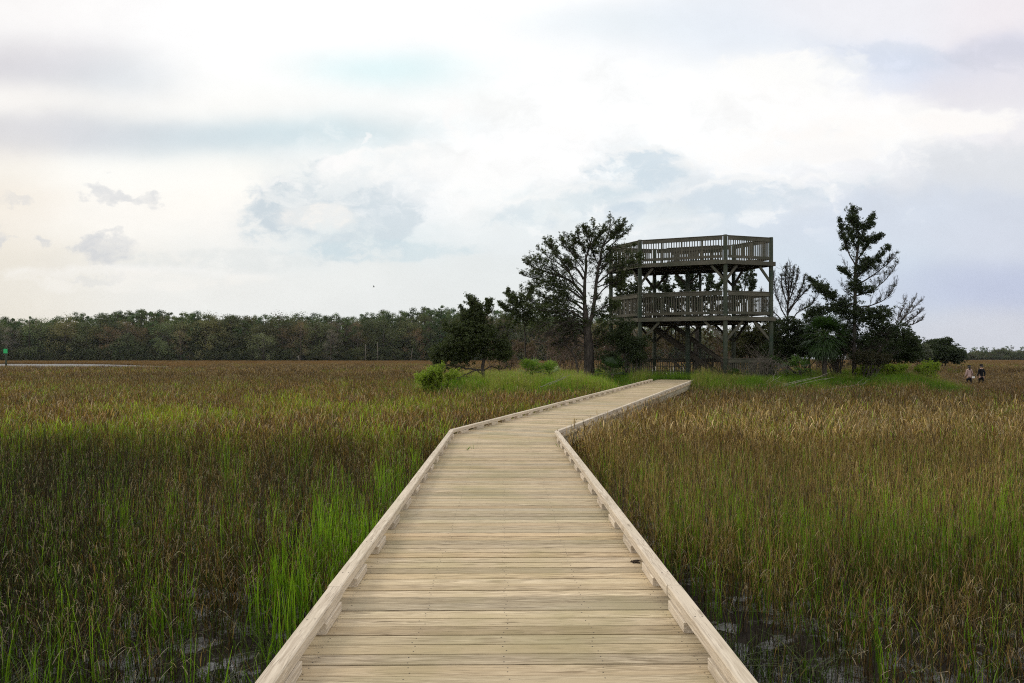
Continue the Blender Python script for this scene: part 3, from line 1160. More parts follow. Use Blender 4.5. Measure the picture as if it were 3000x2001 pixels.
T.limb([(1340, 640), (1324, 617), (1315, 612), (1281, 586), (1251, 554)], .09, tw_n=22, tw_len=.22, fol=.8)
T.limb([(1319, 653), (1306, 621), (1273, 580), (1266, 556)], .07, tw_n=18, tw_len=.24, fol=.8)
T.limb([(1341, 606), (1330, 594), (1319, 580), (1315, 559), (1298, 540)], .05, tw_n=20, tw_len=.26, fol=.3)
T.limb([(1346, 580), (1329, 547), (1327, 532)], .04, tw_n=14, fol=.3)
T.limb([(1330, 588), (1300, 572), (1290, 556)], .04, tw_n=12, fol=.35)
T.limb([(1353, 570), (1372, 545), (1384, 528)], .05, tw_n=14, fol=.7)
T.limb([(1341, 690), (1308, 665), (1275, 656), (1241, 644), (1203, 633)], .09, tw_n=24, tw_len=.22, fol=.95)
T.limb([(1300, 640), (1255, 610), (1222, 596)], .05, tw_n=16, fol=.85)
T.limb([(1345, 715), (1310, 690), (1270, 690), (1220, 672)], .08, tw_n=24, tw_len=.22, fol=1.0)
T.limb([(1345, 735), (1305, 712), (1262, 715), (1215, 705)], .07, tw_n=22, tw_len=.2, fol=.9)
for p_ in ([(1345, 690), (1322, 668), (1295, 655), (1262, 640), (1238, 628)], [(1344, 665), (1318, 640), (1292, 612), (1262, 592), (1240, 576)], [(1345, 630), (1325, 600), (1305, 570), (1292, 552)], [(1348, 600), (1338, 570), (1316, 545)], [(1357, 560), (1348, 538), (1342, 525)], [(1375, 610), (1362, 580), (1366, 550)], [(1345, 725), (1300, 700), (1250, 700), (1210, 690)],
           [(1370, 645), (1385, 615), (1395, 590)], [(1368, 660), (1398, 650), (1410, 655)], [(1384, 565), (1410, 540), (1425, 522)], [(1344, 700), (1300, 680), (1250, 660), (1222, 655)]):
    T.limb(p_, .045, tw_n=20, tw_len=.26, fol=.55)
T.mass(1265, 706, 60, 26, 90, stems=8)
T.mass(1300, 665, 42, 22, 46)
T.mass(1392, 735, 30, 22, 40)
for m_ in ((1425, 612, 30, 11, 22), (1452, 600, 20, 10, 14), (1428, 648, 26, 13, 24), (1408, 704, 30, 15, 26), (1290, 735, 52, 24, 34), (1240, 750, 42, 24, 26), (1380, 762, 26, 22, 22), (1330, 722, 30, 20, 20), (1262, 690, 40, 18, 26), (1455, 560, 14, 8, 7), (1320, 690, 36, 26, 26), (1368, 682, 22, 30, 20), (1340, 742, 40, 20, 28), (1300, 762, 44, 15, 18), (1385, 720, 24, 22, 20), (1250, 650, 40, 22, 22), (1232, 622, 22, 14, 10), (1305, 610, 30, 20, 14), (1362, 712, 26, 20, 20), (1280, 712, 46, 18, 24)):
    T.mass(*m_, shell=.2)
T.mass(1370, 560, 18, 26, 18, shell=.2)
# dead lower limbs that arch down to the left
for (a, b, c_, d_) in (((1348, 745), (1310, 745), (1270, 765), (1235, 762)), ((1349, 770), (1312, 748), (1265, 740), (1225, 760)), ((1349, 780), (1320, 770), (1290, 785), (1255, 790)), ((1350, 790), (1335, 765), (1300, 768), (1282, 795)), ((1349, 750), (1320, 735), (1280, 748), (1250, 775))):
    T.limb([a, b, c_, d_], .045, fol=.05, tw_n=14, tw_len=.34, upb=-.1)
for q in range(9):
    y0 = rng.uniform(725, 800)
    x1 = rng.uniform(1235, 1300)
    T.limb([(1348, y0), (1325, y0 - rng.uniform(5, 22)), ((1325 + x1) / 2, y0 - rng.uniform(0, 22)), (x1, y0 + rng.uniform(-15, 25))], .035, fol=.08, tw_n=12, tw_len=.34, upb=-.05)
for q in range(5):
    y0 = rng.uniform(730, 800)
    T.limb([(1352, y0), (1370, y0 - rng.uniform(5, 20)), (1395, y0 - rng.uniform(0, 20))], .03, fol=.3, tw_n=9, tw_len=.4, upb=.0)
T.finish()
lt = Tree('leaning_tree', 'thin dark leaning trunk with bare limbs beside the big cedar trunk', 'tree', 41.2, CEDAR_DK)
lt.limb([(1327, 858), (1325, 838), (1313, 808), (1290, 786), (1262, 770)], .10, fol=.05, tw_n=16, tw_len=.25, dz=.6, foot=True)
lt.limb([(1311, 806), (1322, 786), (1326, 764)], .05, fol=.1, tw_n=8)
lt.finish()

# --- second cedar with a thin pale trunk, between the shrub and the big cedar
T = Tree('cedar_tree', 'smaller olive cedar on one thin pale straight trunk, left of the big cedar', 'tree', 44.0, CEDAR)
T.limb([(1209, 862), (1208, 830), (1206, 790), (1205, 755), (1200, 715), (1196, 684)], .075, .02, 0, tw_n=14, fol=.8, start=.55, foot=True)
T.mass(1200, 712, 40, 34, 95, stems=8)
T.mass(1180, 688, 22, 22, 38)
T.mass(1235, 730, 36, 30, 60, stems=5)
T.mass(1172, 735, 24, 24, 30)
T.limb([(1200, 715), (1180, 690), (1168, 668)], .03, fol=.9)
T.limb([(1203, 730), (1170, 715), (1150, 700)], .03, fol=.9)
T.limb([(1200, 700), (1215, 680), (1222, 664)], .03, fol=.9)
T.finish()

# --- the wind-swept cedar at the island's left end
T = Tree('cedar_tree', 'broad low wind-swept dark cedar at the left end of the island', 'tree', 37.5, CEDAR, leaf=.09)
T.limb([(1112, 872), (1108, 845), (1113, 806), (1118, 770), (1108, 735), (1082, 700)], .13, .02, 0, tw_n=10, fol=.9, start=.6, foot=True)
T.limb([(1113, 850), (1070, 846), (1030, 838), (1000, 842)], .06, fol=.3, tw_n=14, dz=-.8, upb=.1)
T.limb([(1108, 860), (1090, 850), (1060, 865), (1030, 868)], .04, fol=.02, tw_n=12, dz=-.5, upb=-.05)
T.limb([(1110, 850), (1128, 842), (1150, 848), (1168, 838)], .04, fol=.02, tw_n=10, dz=.5, upb=.05)
T.limb([(1118, 770), (1140, 757), (1160, 748)], .05, fol=.12, tw_n=12)
T.limb([(1114, 812), (1148, 790), (1166, 766)], .05, fol=.2, tw_n=12)
for x, y, rx, ry, n in ((1112, 765, 42, 30, 60), (1085, 775, 66, 44, 110), (1130, 805, 44, 26, 60), (1085, 745, 34, 40, 120), (1060, 762, 34, 30, 90), (1075, 790, 55, 32, 140), (1020, 806, 34, 26, 110), (1005, 822, 22, 14, 50), (1055, 818, 50, 18, 90), (1096, 710, 16, 22, 40), (1075, 722, 20, 18, 36), (1155, 812, 26, 18, 60), (1160, 795, 18, 16, 26), (1106, 770, 20, 30, 36)):
    T.mass(x, y, rx, ry, n, stems=4)
for a, b in (((1082, 712), (1079, 688)), ((1080, 715), (1087, 692)), ((1110, 735), (1121, 707)), ((1120, 712), (1123, 697)), ((1068, 730), (1062, 715)), ((1045, 770), (1022, 748))):
    T.limb([a, ((a[0] + b[0]) / 2 + 2, (a[1] + b[1]) / 2), b], .02, fol=.55, tw_n=7, tw_len=.35, dz=.05)
T.finish()

# --- cedars behind the tower
T = Tree('cedar_tree', 'sparse cedar right behind the tower, crown seen through its middle storey', 'tree', 55.0, CEDAR_DK, leaf=.12)
T.limb([(1600, 880), (1598, 800), (1602, 740), (1590, 690), (1600, 640)], .2, .03, 0, tw_n=16, fol=.7, start=.5, foot=True)
for p_ in ([(1600, 740), (1550, 700), (1510, 660)], [(1598, 730), (1540, 700), (1490, 690)], [(1600, 720), (1640, 680), (1660, 645)], [(1602, 760), (1560, 730), (1530, 725)],
           [(1594, 700), (1570, 660), (1555, 640)], [(1600, 700), (1625, 660), (1630, 632)], [(1602, 735), (1650, 715), (1690, 700)], [(1600, 690), (1585, 650), (1580, 622)], [(1600, 740), (1545, 690), (1525, 640)]):
    T.limb(p_, .07, fol=.7, tw_n=20, tw_len=.25)
T.mass(1520, 700, 40, 26, 50)
T.mass(1610, 700, 50, 24, 50)
T.finish()
T = Tree('cedar_tree', 'bushy cedar behind the left posts of the tower, its foliage hanging low', 'tree', 50.0, CEDAR, leaf=.11)
T.limb([(1440, 875), (1442, 800), (1450, 720), (1462, 660)], .16, .03, 0, tw_n=14, fol=.8, start=.4, foot=True)
for p_ in ([(1445, 760), (1420, 720), (1405, 690)], [(1445, 745), (1480, 700), (1500, 655)], [(1448, 720), (1425, 680), (1430, 640)], [(1450, 730), (1490, 710), (1520, 700)]):
    T.limb(p_, .06, fol=.8, tw_n=18, tw_len=.28)
T.mass(1450, 668, 36, 20, 40)
T.mass(1430, 785, 40, 40, 90, stems=6)
T.finish()
T = Tree('young_cedar', 'thin leafy treetop rising right behind the tower between its right posts', 'tree', 52.0, CEDAR_DK, leaf=.12)
T.limb([(1722, 880), (1720, 780), (1712, 710), (1708, 672), (1716, 640)], .09, .015, 0, tw_n=12, fol=.8, start=.6, foot=True)
T.limb([(1712, 700), (1722, 668), (1728, 648)], .03, fol=.7, tw_n=10)
T.limb([(1712, 710), (1695, 680), (1690, 664)], .03, fol=.7, tw_n=10)
T.finish()

# --- the leafless tree and the shrubs right of the tower
T = Tree('bare_tree', 'leafless fan-shaped tree standing just right of the tower', 'tree', 49.0, CEDAR_DK)
T.limb([(1806, 870), (1808, 780), (1809, 706), (1810, 660), (1814, 618)], .15, .012, 0, fol=.06, tw_n=26, tw_len=.16, start=.4, foot=True, thick=.016)
for p_ in ([(1808, 735), (1790, 700), (1778, 660), (1776, 632)], [(1809, 720), (1830, 690), (1850, 668), (1868, 655)], [(1809, 745), (1835, 715), (1862, 700), (1880, 672)], [(1809, 700), (1796, 665), (1794, 632)],
           [(1809, 695), (1826, 655), (1832, 622)], [(1809, 715), (1838, 670), (1848, 636)], [(1808, 750), (1780, 720), (1757, 695), (1748, 668)], [(1809, 680), (1803, 640), (1806, 612)], [(1809, 690), (1818, 650), (1823, 616)], [(1808, 760), (1775, 735), (1750, 715)]):
    T.limb(p_, .055, fol=.04, tw_n=22, tw_len=.2, upb=.6, thick=.015)
T.finish()

# --- the tall cedar on the right
T = Tree('cedar_tree', 'tallest cedar right of the tower, thin leafy spire with bare branches on its right', 'tree', 43.0, CEDAR_DK, leaf=.085, tuft_r=.12)
T.fmul = .78
T.limb([(1961, 884), (1960, 800), (1963, 664), (1967, 589), (1972, 544), (1965, 515), (1957, 488)], .19, .012, 0, tw_n=30, tw_len=.10, fol=.9, start=.45, foot=True)
T.limb([(1964, 610), (1947, 578), (1936, 548), (1928, 511)], .05, fol=.95, tw_n=16, tw_len=.2)
T.limb([(1970, 560), (1985, 528), (1998, 512), (2004, 499)], .05, fol=.95, tw_n=16, tw_len=.22)
T.limb([(1967, 600), (1985, 572), (2005, 552), (2022, 544)], .05, fol=.95, tw_n=18, tw_len=.22)
T.limb([(1968, 575), (1955, 548), (1946, 525)], .04, fol=.9, tw_n=12)
T.limb([(1970, 545), (1962, 520), (1950, 500)], .03, fol=.95, tw_n=10)
T.limb([(1964, 640), (1985, 622), (2010, 600), (2039, 572)], .06, fol=.9, tw_n=20, tw_len=.22)
T.limb([(1964, 655), (2000, 635), (2030, 612), (2054, 592)], .055, fol=.06, tw_n=22, tw_len=.25, upb=.7)
T.limb([(1963, 680), (2005, 665), (2035, 640), (2056, 612)], .05, fol=.05, tw_n=22, tw_len=.25, upb=.7)
T.limb([(1963, 705), (2005, 700), (2040, 680), (2057, 650)], .05, fol=.04, tw_n=22, tw_len=.25, upb=.7)
T.limb([(1964, 645), (1945, 630), (1932, 622)], .03, fol=.9, tw_n=12)
T.limb([(1964, 640), (1945, 615), (1936, 598)], .02, fol=.02, tw_n=8)
T.limb([(1963, 690), (1944, 668), (1934, 650)], .02, fol=.02, tw_n=8)
T.limb([(1962, 720), (1925, 695), (1890, 668), (1862, 646)], .07, fol=1, tw_n=22, tw_len=.2)
T.mass(1975, 618, 24, 16, 46)
T.mass(1990, 600, 18, 12, 20)
T.mass(1962, 652, 18, 20, 44)
T.mass(1985, 665, 30, 14, 38)
T.mass(1888, 660, 24, 14, 44)
T.mass(1905, 676, 20, 12, 24)
for x, y, rx, ry, n in ((1965, 720, 60, 30, 130), (2010, 735, 46, 30, 100), (2030, 718, 34, 20, 44), (2068, 762, 36, 26, 50), (2096, 782, 28, 18, 36), (1945, 695, 30, 16, 34), (1880, 712, 40, 18, 44), (2040, 762, 40, 28, 90), (1990, 780, 60, 30, 100), (1920, 708, 40, 18, 60)):
    T.mass(x, y, rx, ry, n, stems=4, shell=.3)
for p_ in ([(1961, 820), (1930, 800), (1900, 790)], [(1961, 815), (2000, 800), (2040, 790)], [(1961, 790), (1925, 765), (1905, 740)], [(1961, 800), (2010, 770), (2050, 770)], [(1961, 830), (2000, 822), (2060, 812)]):
    T.limb(p_, .05, fol=.15, tw_n=14, tw_len=.3)
T.finish()

T = Tree('dead_branch_tree', 'bare dead grey branches rising right from the shrubs beside the tallest cedar', 'tree', 44.5, CEDAR_DK, tint=(1.5, 1.4, 1.35))
T.limb([(1990, 885), (2000, 840), (2035, 780), (2060, 748)], .08, .03, 0, fol=0, tw_n=4, foot=True)
for p_ in ([(2055, 752), (2068, 720), (2080, 684)], [(2060, 748), (2090, 715), (2117, 690)], [(2062, 750), (2095, 745), (2119, 732)], [(2060, 748), (2085, 712), (2102, 685)], [(2070, 745), (2100, 728), (2118, 712)]):
    T.limb(p_, .03, fol=.02, tw_n=18, tw_len=.22, upb=.55, start=.1, thick=.013)
T.finish()


def shrub(name, label, Z, masses, pal, leaf=.10, stems=5, base=None, cat='shrub', tr=.17, tn=15, shell=.45, nst=10, bark=None, tint=(1, 1, 1)):
    T = Tree(name, label, cat, Z, pal, leaf=leaf, tuft_r=tr, tuft_n=tn, bark=bark, tint=tint)
    for x, y, rx, ry, n in masses:
        T.mass(x, y, rx, ry, n, stems=stems, shell=shell)
    bx, by = base if base else (masses[0][0], masses[0][1] + masses[0][3])
    b = P(bx, by, Z)
    gz = float(ground_z(b[0], b[1]))
    for k in range(nst):
        x, y, rx, ry, n = masses[k % len(masses)]
        e = P(x + rng.uniform(-.6, .6) * rx, y + rng.uniform(-.4, .5) * ry, Z + rng.normal(0, .2))
        p0 = np.array((b[0] + rng.normal(0, .2), b[1] + rng.normal(0, .2), gz - .1))
        T.wood.tube(curve((p0, (p0 + e) / 2 + rng.normal(0, .15, 3), e), 8), np.linspace(.045, .012, 9), 5, tint, cap=False)
    return T.finish('foliage', 'stem')


shrub('wax_myrtle', 'dark rounded shrub under the tallest cedar, right of its trunk', 45.5, [(2030, 800, 60, 36, 170), (2078, 806, 40, 30, 110), (2085, 785, 26, 20, 50), (2000, 815, 40, 24, 70)], CEDAR_DK, base=(2030, 860), leaf=.12)
shrub('wax_myrtle', 'dark shrub between the bare tree and the palm, right of the tower', 47.0, [(1790, 758, 30, 34, 34), (1782, 802, 40, 30, 50), (1815, 745, 26, 24, 22), (1850, 770, 46, 34, 130), (1820, 800, 46, 34, 110), (1865, 730, 26, 24, 44), (1880, 800, 40, 30, 80)], CEDAR_DK, base=(1845, 866), leaf=.12)
shrub('wax_myrtle', 'olive brown shrub behind the right post of the tower', 51.0, [(1740, 780, 40, 50, 130), (1700, 790, 34, 44, 90), (1770, 760, 28, 34, 60)], (BROWNISH[0] * .55, CEDAR[1]), base=(1735, 870), leaf=.12)
shrub('wax_myrtle', 'brown green thicket shrub behind the stair at the tower base', 56.0, [(1560, 770, 60, 34, 36), (1640, 765, 50, 34, 34), (1510, 775, 40, 34, 24)], (BROWNISH[0] * .6, BROWNISH[1] * .7), base=(1580, 870), leaf=.13)
shrub('wax_myrtle', 'dark shrub in front of the left post at the tower foot', 41.5, [(1462, 815, 30, 34, 80), (1448, 790, 24, 22, 40), (1475, 785, 18, 16, 20), (1420, 775, 36, 34, 50), (1438, 748, 30, 22, 30), (1400, 822, 32, 24, 44)], CEDAR_DK, base=(1445, 868), shell=.2)
shrub('dead_shrub', 'grey leafless brush tangle between the big cedar and the tower', 46.0, [(1400, 780, 30, 30, 6)], BROWNISH, base=(1405, 860), nst=26, stems=0, bark=M_BARK, tint=(2.4, 2.1, 1.9))

shrub('wax_myrtle', 'dark many-stemmed shrub between the palm and the tallest cedar trunk', 43.6, [(1925, 790, 40, 26, 70), (1945, 760, 30, 24, 46), (1900, 805, 36, 18, 40)], CEDAR_DK, base=(1920, 866), leaf=.10, nst=16)
shrub('wax_myrtle', 'low dark shrub hanging before the foot of the tallest cedar, right side', 42.2, [(1990, 820, 34, 18, 50), (2020, 826, 30, 14, 36)], (CEDAR_DK[0], BROWNISH[0] * .8), base=(1995, 866), leaf=.09, nst=12)
# live oak seen further off on the right, and its neighbour
shrub('live_oak', 'round dark oak standing alone beyond the right end of the island', 105.0, [(2170, 808, 36, 22, 150), (2140, 812, 30, 22, 90), (2195, 818, 20, 16, 60), (2150, 792, 26, 12, 40), (2172, 784, 12, 7, 14), (2135, 790, 12, 7, 12)], CEDAR_DK, leaf=.30, base=(2165, 832), cat='tree', tr=.42, tn=18, nst=8)
shrub('live_oak', 'grey green oak left of the round dark oak, behind the shrubs', 90.0, [(2100, 806, 26, 22, 90), (2118, 812, 18, 18, 50)], (np.array((.06, .07, .045)), np.array((.10, .11, .075))), leaf=.26, base=(2105, 832), cat='tree', tr=.36, tn=18, nst=6)

# bright green marsh-elder bushes in the grass
for nm, lab, Z, ms in (('marsh_elder', 'bright green bush at the right tip of the island, by the two people', 44.0, [(2140, 850, 16, 14, 60), (2120, 856, 14, 10, 36)]),
                       ('marsh_elder', 'yellow green bush right of the tall cedar trunk', 43.0, [(2055, 852, 26, 9, 60), (2000, 858, 30, 10, 60)]),
                       ('marsh_elder', 'yellow green bush at the far left tip of the island', 33.0, [(1010, 868, 34, 20, 150), (985, 876, 24, 14, 70)])):
    T = Tree(nm, lab, 'shrub', Z, (np.array((.11, .17, .014)), np.array((.25, .32, .03))), leaf=.06, tuft_r=.10, tuft_n=9, tint=(1.6, 1.7, 1.0))
    for x, y, rx, ry, n in ms:
        for q in range(11):       # slender leafy shoots that fan out of one foot
            e = rng.uniform(-1, 1)
            T.limb([(x + e * rx * .35, y + ry + 2), (x + e * rx * .7, y + ry * .2), (x + e * rx * 1.05, y - ry * rng.uniform(.2, 1.15) * (1 - .45 * abs(e)))], .012, .004, dz=rng.normal(0, .25), z0=rng.normal(0, .2), fol=.9, tw_n=7, tw_len=.22, upb=.6, sub=3, thick=.006, start=.15, foot=True)
    T.finish('foliage', 'stem')


# --- palms
def fan(mb_, stem_mb, root, dirn_, pet, rad, pal, droop=.35, nb=22, spread=2.6):
    """one fan leaf: petiole and blades that radiate from its end"""
    d_ = nrm(dirn_)
    tip = root + d_ * pet + np.array((0, 0, -.12 * pet * (1 - abs(d_[2]))))
    stem_mb.tube(curve((root, (root + tip) / 2 + (0, 0, .06 * pet), tip), 6), np.linspace(.018, .010, 7), 4, (.10, .14, .04), cap=False)
    sd_ = nrm(np.cross(d_, (0, 0, 1)) + 1e-4)
    up = np.cross(sd_, d_)
    f0 = rng.random()
    for k in range(nb):
        a = (k / (nb - 1) - .5) * spread
        b = nrm(d_ * math.cos(a) + sd_ * math.sin(a) + up * rng.normal(.05, .08))
        l = rad * (.75 + .25 * math.cos(a)) * rng.uniform(.9, 1.08)
        wv = nrm(np.cross(b, up)) * rad * .035
        m1 = tip + b * l * .55
        m2 = tip + b * l + np.array((0, 0, -droop * l * rng.uniform(.3, 1.0)))
        f = np.clip(f0 * .5 + rng.random() * .5, 0, 1)
        c_ = pal[0] * (1 - f) + pal[1] * f
        mb_.add((tip, m1 + wv, m2, m1 - wv), [(0, 1, 2, 3)], c_)


def palm(name, label, pos_, hgt, nl, pet, rad, pal, el=(-.3, 1.2), trunk_r=.16, cat='palm', front=None, nb=22):
    root = thing(name, label, cat)
    lv, st = MB(), MB()
    g = float(ground_z(pos_[0], pos_[1]))
    top = np.array((pos_[0], pos_[1], g + hgt))
    for k in range(nl):
        a = rng.random() * 2 * math.pi
        e = rng.uniform(*el)
        d_ = np.array((math.cos(a) * math.cos(e), math.sin(a) * math.cos(e), math.sin(e)))
        fan(lv, st, top + rng.normal(0, .05, 3), d_, pet * rng.uniform(.7, 1.1), rad * rng.uniform(.8, 1.1), pal, nb=nb)
    tr = MB()
    zz = np.linspace(g - .1, g + hgt + .1, 7)
    tr.tube(np.stack((top[0] + rng.normal(0, .012, 7), np.full(7, top[1]), zz), 1), trunk_r * np.linspace(1.1, .85, 7), 9)
    tr.build('trunk', M_BARK, root, True)
    st.build('petioles', M_FROND, root)
    lv.build('fronds', M_FROND, root)
    return root


PALM_DK = (np.array((.02, .045, .012)), np.array((.05, .09, .025)))
PALM_LT = (np.array((.10, .17, .03)), np.array((.22, .30, .07)))
palm('cabbage_palm', 'dark green palm with a round head of fan leaves, left of the tallest cedar', P(1893, 740, 42.0), 2.55, 84, .70, .85, PALM_DK, (-1.25, 1.4), .13)
p_ = P(1400, 850, 41.0)
palm('saw_palmetto', 'dark palmetto clump with spiky fan leaves at the foot of the big cedar', P(1405, 850, 40.6), .35, 26, .7, .55, PALM_DK, (.1, 1.3), .10, 'palmetto')
palm('saw_palmetto', 'pale yellow green palmetto left of the big cedar', P(1222, 850, 39.0), .45, 24, .55, .55, PALM_LT, (.2, 1.3), .08, 'palmetto')
palm('saw_palmetto', 'yellow green palmetto just right of the palest palmetto clump', P(1262, 852, 39.6), .4, 16, .5, .5, PALM_LT, (.2, 1.3), .08, 'palmetto')
palm('saw_palmetto', 'palmetto clump left of the cabbage palm, below the bare tree', P(1838, 830, 42.5), .5, 22, .7, .6, (np.array((.05, .10, .02)), np.array((.11, .18, .04))), (-.1, 1.2), .10, 'palmetto')
palm('saw_palmetto', 'palmetto clump behind the dead brush right of the tower', P(1775, 840, 43.5), .4, 20, .7, .6, PALM_DK, (.0, 1.2), .10, 'palmetto')
palm('saw_palmetto', 'small dark palmetto at the foot of the front right tower post', P(1690, 855, 41.2), .2, 12, .45, .45, PALM_DK, (.1, 1.2), .07, 'palmetto')


# --- dead branches on the ground
def dead_branches(name, label, Z, lines, r=.02, cat='dead branch', tint=(1, 1, 1), sub=3):
    mb_ = MB()
    for pts in lines:
        P3 = [P(x, y, Z + dz_) for x, y, dz_ in pts]
        cv = curve(P3, 12)
        cv[1:] += rng.normal(0, .012, cv[1:].shape)
        mb_.tube(cv, np.linspace(r, r * .35, len(cv)), 5, tint)
        for k in range(sub):
            i = rng.integers(3, len(cv) - 1)
            d_ = nrm(cv[i] - cv[i - 1] + rng.normal(0, .35, 3))
            l = rng.uniform(.3, .8)
            mb_.tube(cv[i] + d_ * l * np.linspace(0, 1, 4)[:, None] + rng.normal(0, .015, (4, 3)), np.linspace(r * .55, r * .2, 4), 4, tint, cap=False)
    return tag(mb_.build(name, M_DEADWOOD, None, True), label, cat)


dead_branches('fallen_branch', 'long pale fallen branches sloping down left in the grass right of the tower', 38.0,
              [[(1728, 905, 0), (1790, 885, .3), (1845, 872, .5), (1895, 862, 1)], [(1740, 900, 0), (1800, 893, .2), (1860, 876, .5), (1915, 866, .8)], [(1760, 898, 0), (1820, 880, .2), (1870, 868, .4), (1905, 855, 1)], [(1735, 890, .4), (1770, 876, .6), (1795, 862, .8)]], .015, tint=(1.15, 1.12, 1.05))
dead_branches('fallen_branch', 'lower pale branch lying flat in the grass before the tallest cedar', 37.0,
              [[(1800, 912, 0), (1860, 906, .2), (1930, 902, .3), (1985, 897, .5)], [(1880, 898, 0), (1940, 888, .2), (1990, 880, .4)]], .013)
dead_branches('fallen_branch', 'short pale twig pair in the green grass below the light palmetto', 33.5,
              [[(1240, 888, 0), (1275, 874, .2), (1310, 860, .4)], [(1260, 884, 0), (1300, 866, .4)]], .012, sub=1)
lines = []
for k in range(26):
    a = rng.uniform(-1, 1)
    x0, y0 = 1770 + rng.normal(0, 14), 842 + rng.normal(0, 8)
    lines.append([(x0, y0, 0), (x0 + a * 22, y0 - rng.uniform(5, 18), rng.normal(0, .3)), (x0 + a * 44, y0 + rng.uniform(5, 20), rng.normal(0, .5))])
dead_branches('dead_brush', 'grey drooping tangle of dead brush right of the front tower post', 41.0, lines, .014, 'dead brush', (.42, .39, .36))
lines = []
for k in range(16):
    x0 = 1765 + rng.normal(0, 22)
    lines.append([(x0, 860, 0), (x0 - rng.uniform(5, 25), 825, rng.normal(0, .3)), (x0 - rng.uniform(15, 60), rng.uniform(785, 815), rng.normal(0, .5))])
dead_branches('dead_brush', 'upright grey dead brush fanning left before the right tower post', 41.6, lines, .012, 'dead brush', (.42, .39, .36))
lines = []
for k in range(26):
    x0 = rng.uniform(1240, 1345)
    y0 = rng.uniform(770, 830)
    a = rng.choice((-1, 1))
    lines.append([(x0, y0, rng.normal(0, .4)), (x0 + a * rng.uniform(8, 22), y0 - rng.uniform(4, 16), rng.normal(0, .4)), (x0 + a * rng.uniform(20, 46), y0 + rng.uniform(-8, 12), rng.normal(0, .5))])
dead_branches('dead_brush', 'pale dead twigs hanging under the big cedar, left of its trunk', 42.8, lines, .010, 'dead brush', (.9, .8, .76), 2)

# low undergrowth of the island behind the first bushes: brown brush that closes the view under the crowns
for k, (x, Z, hgt, lab) in enumerate(((1180, 62, 75, 'brown leafless brush behind the thin pale cedar trunk'), (1290, 64, 90, 'wide brown leafless brush behind the big cedar trunk'), (1390, 60, 95, 'brown leafless brush behind the gap left of the tower'),
                                      (1480, 62, 80, 'brown leafless brush behind the picnic table'), (1690, 60, 80, 'brown leafless brush behind the right half of the tower'), (1790, 56, 70, 'brown leafless brush behind the bare tree'), (1900, 54, 70, 'brown leafless brush under the cabbage palm'), (1990, 52, 66, 'brown leafless brush behind the tallest cedar'))):
    T = Tree('leafless_brush', lab, 'shrub', Z, (BROWNISH[0] * .7, BROWNISH[1] * .8), leaf=.12, tint=(3.2, 2.6, 2.2))
    for q in range(22):
        x0 = x + rng.normal(0, 22)
        T.limb([(x0, 858), (x0 + rng.normal(0, 14), 858 - hgt * .55), (x0 + rng.normal(0, 30), 858 - hgt * rng.uniform(.75, 1.1))], .03, fol=.07, tw_n=10, tw_len=.3, z0=rng.normal(0, 1.2), thick=.014, start=.2, foot=True)
    T.finish('foliage', 'stems')

# ------------------------------------------------------------------ instanced ground cover (stuff)


def hidden_collection(name, objs):
    c_ = bpy.data.collections.new(name)
    for o in objs:
        c_.objects.link(o)
    return c_


def clump_object(name, mb_, mat):
    o = mb_.build(name, mat)
    COL.objects.unlink(o)
    return o


def scatter(name, label, cat, pts, kinds, rot, scl, tint, protos, kind='stuff'):
    """one object whose points carry instances of the given clump meshes"""
    me = bpy.data.meshes.new(name)
    n = len(pts)
    me.vertices.add(n)
    me.vertices.foreach_set('co', np.asarray(pts, np.float32).reshape(-1))
    a = me.attributes.new('kind', 'INT', 'POINT')
    a.data.foreach_set('value', np.asarray(kinds, np.int32))
    a = me.attributes.new('rot', 'FLOAT_VECTOR', 'POINT')
    a.data.foreach_set('vector', np.asarray(rot, np.float32).reshape(-1))
    a = me.attributes.new('scl', 'FLOAT_VECTOR', 'POINT')
    a.data.foreach_set('vector', np.asarray(scl, np.float32).reshape(-1))
    a = me.attributes.new('tint', 'FLOAT_VECTOR', 'POINT')
    a.data.foreach_set('vector', np.asarray(tint, np.float32).reshape(-1))
    o = bpy.data.objects.new(name, me)
    COL.objects.link(o)
    c_ = hidden_collection(name + '_clumps', protos)
    ng = bpy.data.node_groups.new(name + '_nodes', 'GeometryNodeTree')
    ng.interface.new_socket('Geometry', in_out='INPUT', socket_type='NodeSocketGeometry')
    ng.interface.new_socket('Geometry', in_out='OUTPUT', socket_type='NodeSocketGeometry')
    N = ng.nodes
    gi, go = N.new('NodeGroupInput'), N.new('NodeGroupOutput')
    ci = N.new('GeometryNodeCollectionInfo')
    ci.inputs['Collection'].default_value = c_
    ci.inputs['Separate Children'].default_value = True
    ci.inputs['Reset Children'].default_value = True
    ip = N.new('GeometryNodeInstanceOnPoints')
    ip.inputs['Pick Instance'].default_value = True
    L = ng.links
    L.new(gi.outputs[0], ip.inputs['Points'])
    L.new(ci.outputs[0], ip.inputs['Instance'])
    for nm, tp, sock in (('kind', 'INT', 'Instance Index'), ('rot', 'FLOAT_VECTOR', 'Rotation'), ('scl', 'FLOAT_VECTOR', 'Scale')):
        na = N.new('GeometryNodeInputNamedAttribute')
        na.data_type = tp
        na.inputs['Name'].default_value = nm
        L.new(na.outputs[0], ip.inputs[sock])
    L.new(ip.outputs[0], go.inputs[0])
    md = o.modifiers.new('scatter', 'NODES')
    md.node_group = ng
    return tag(o, label, cat, None, kind)


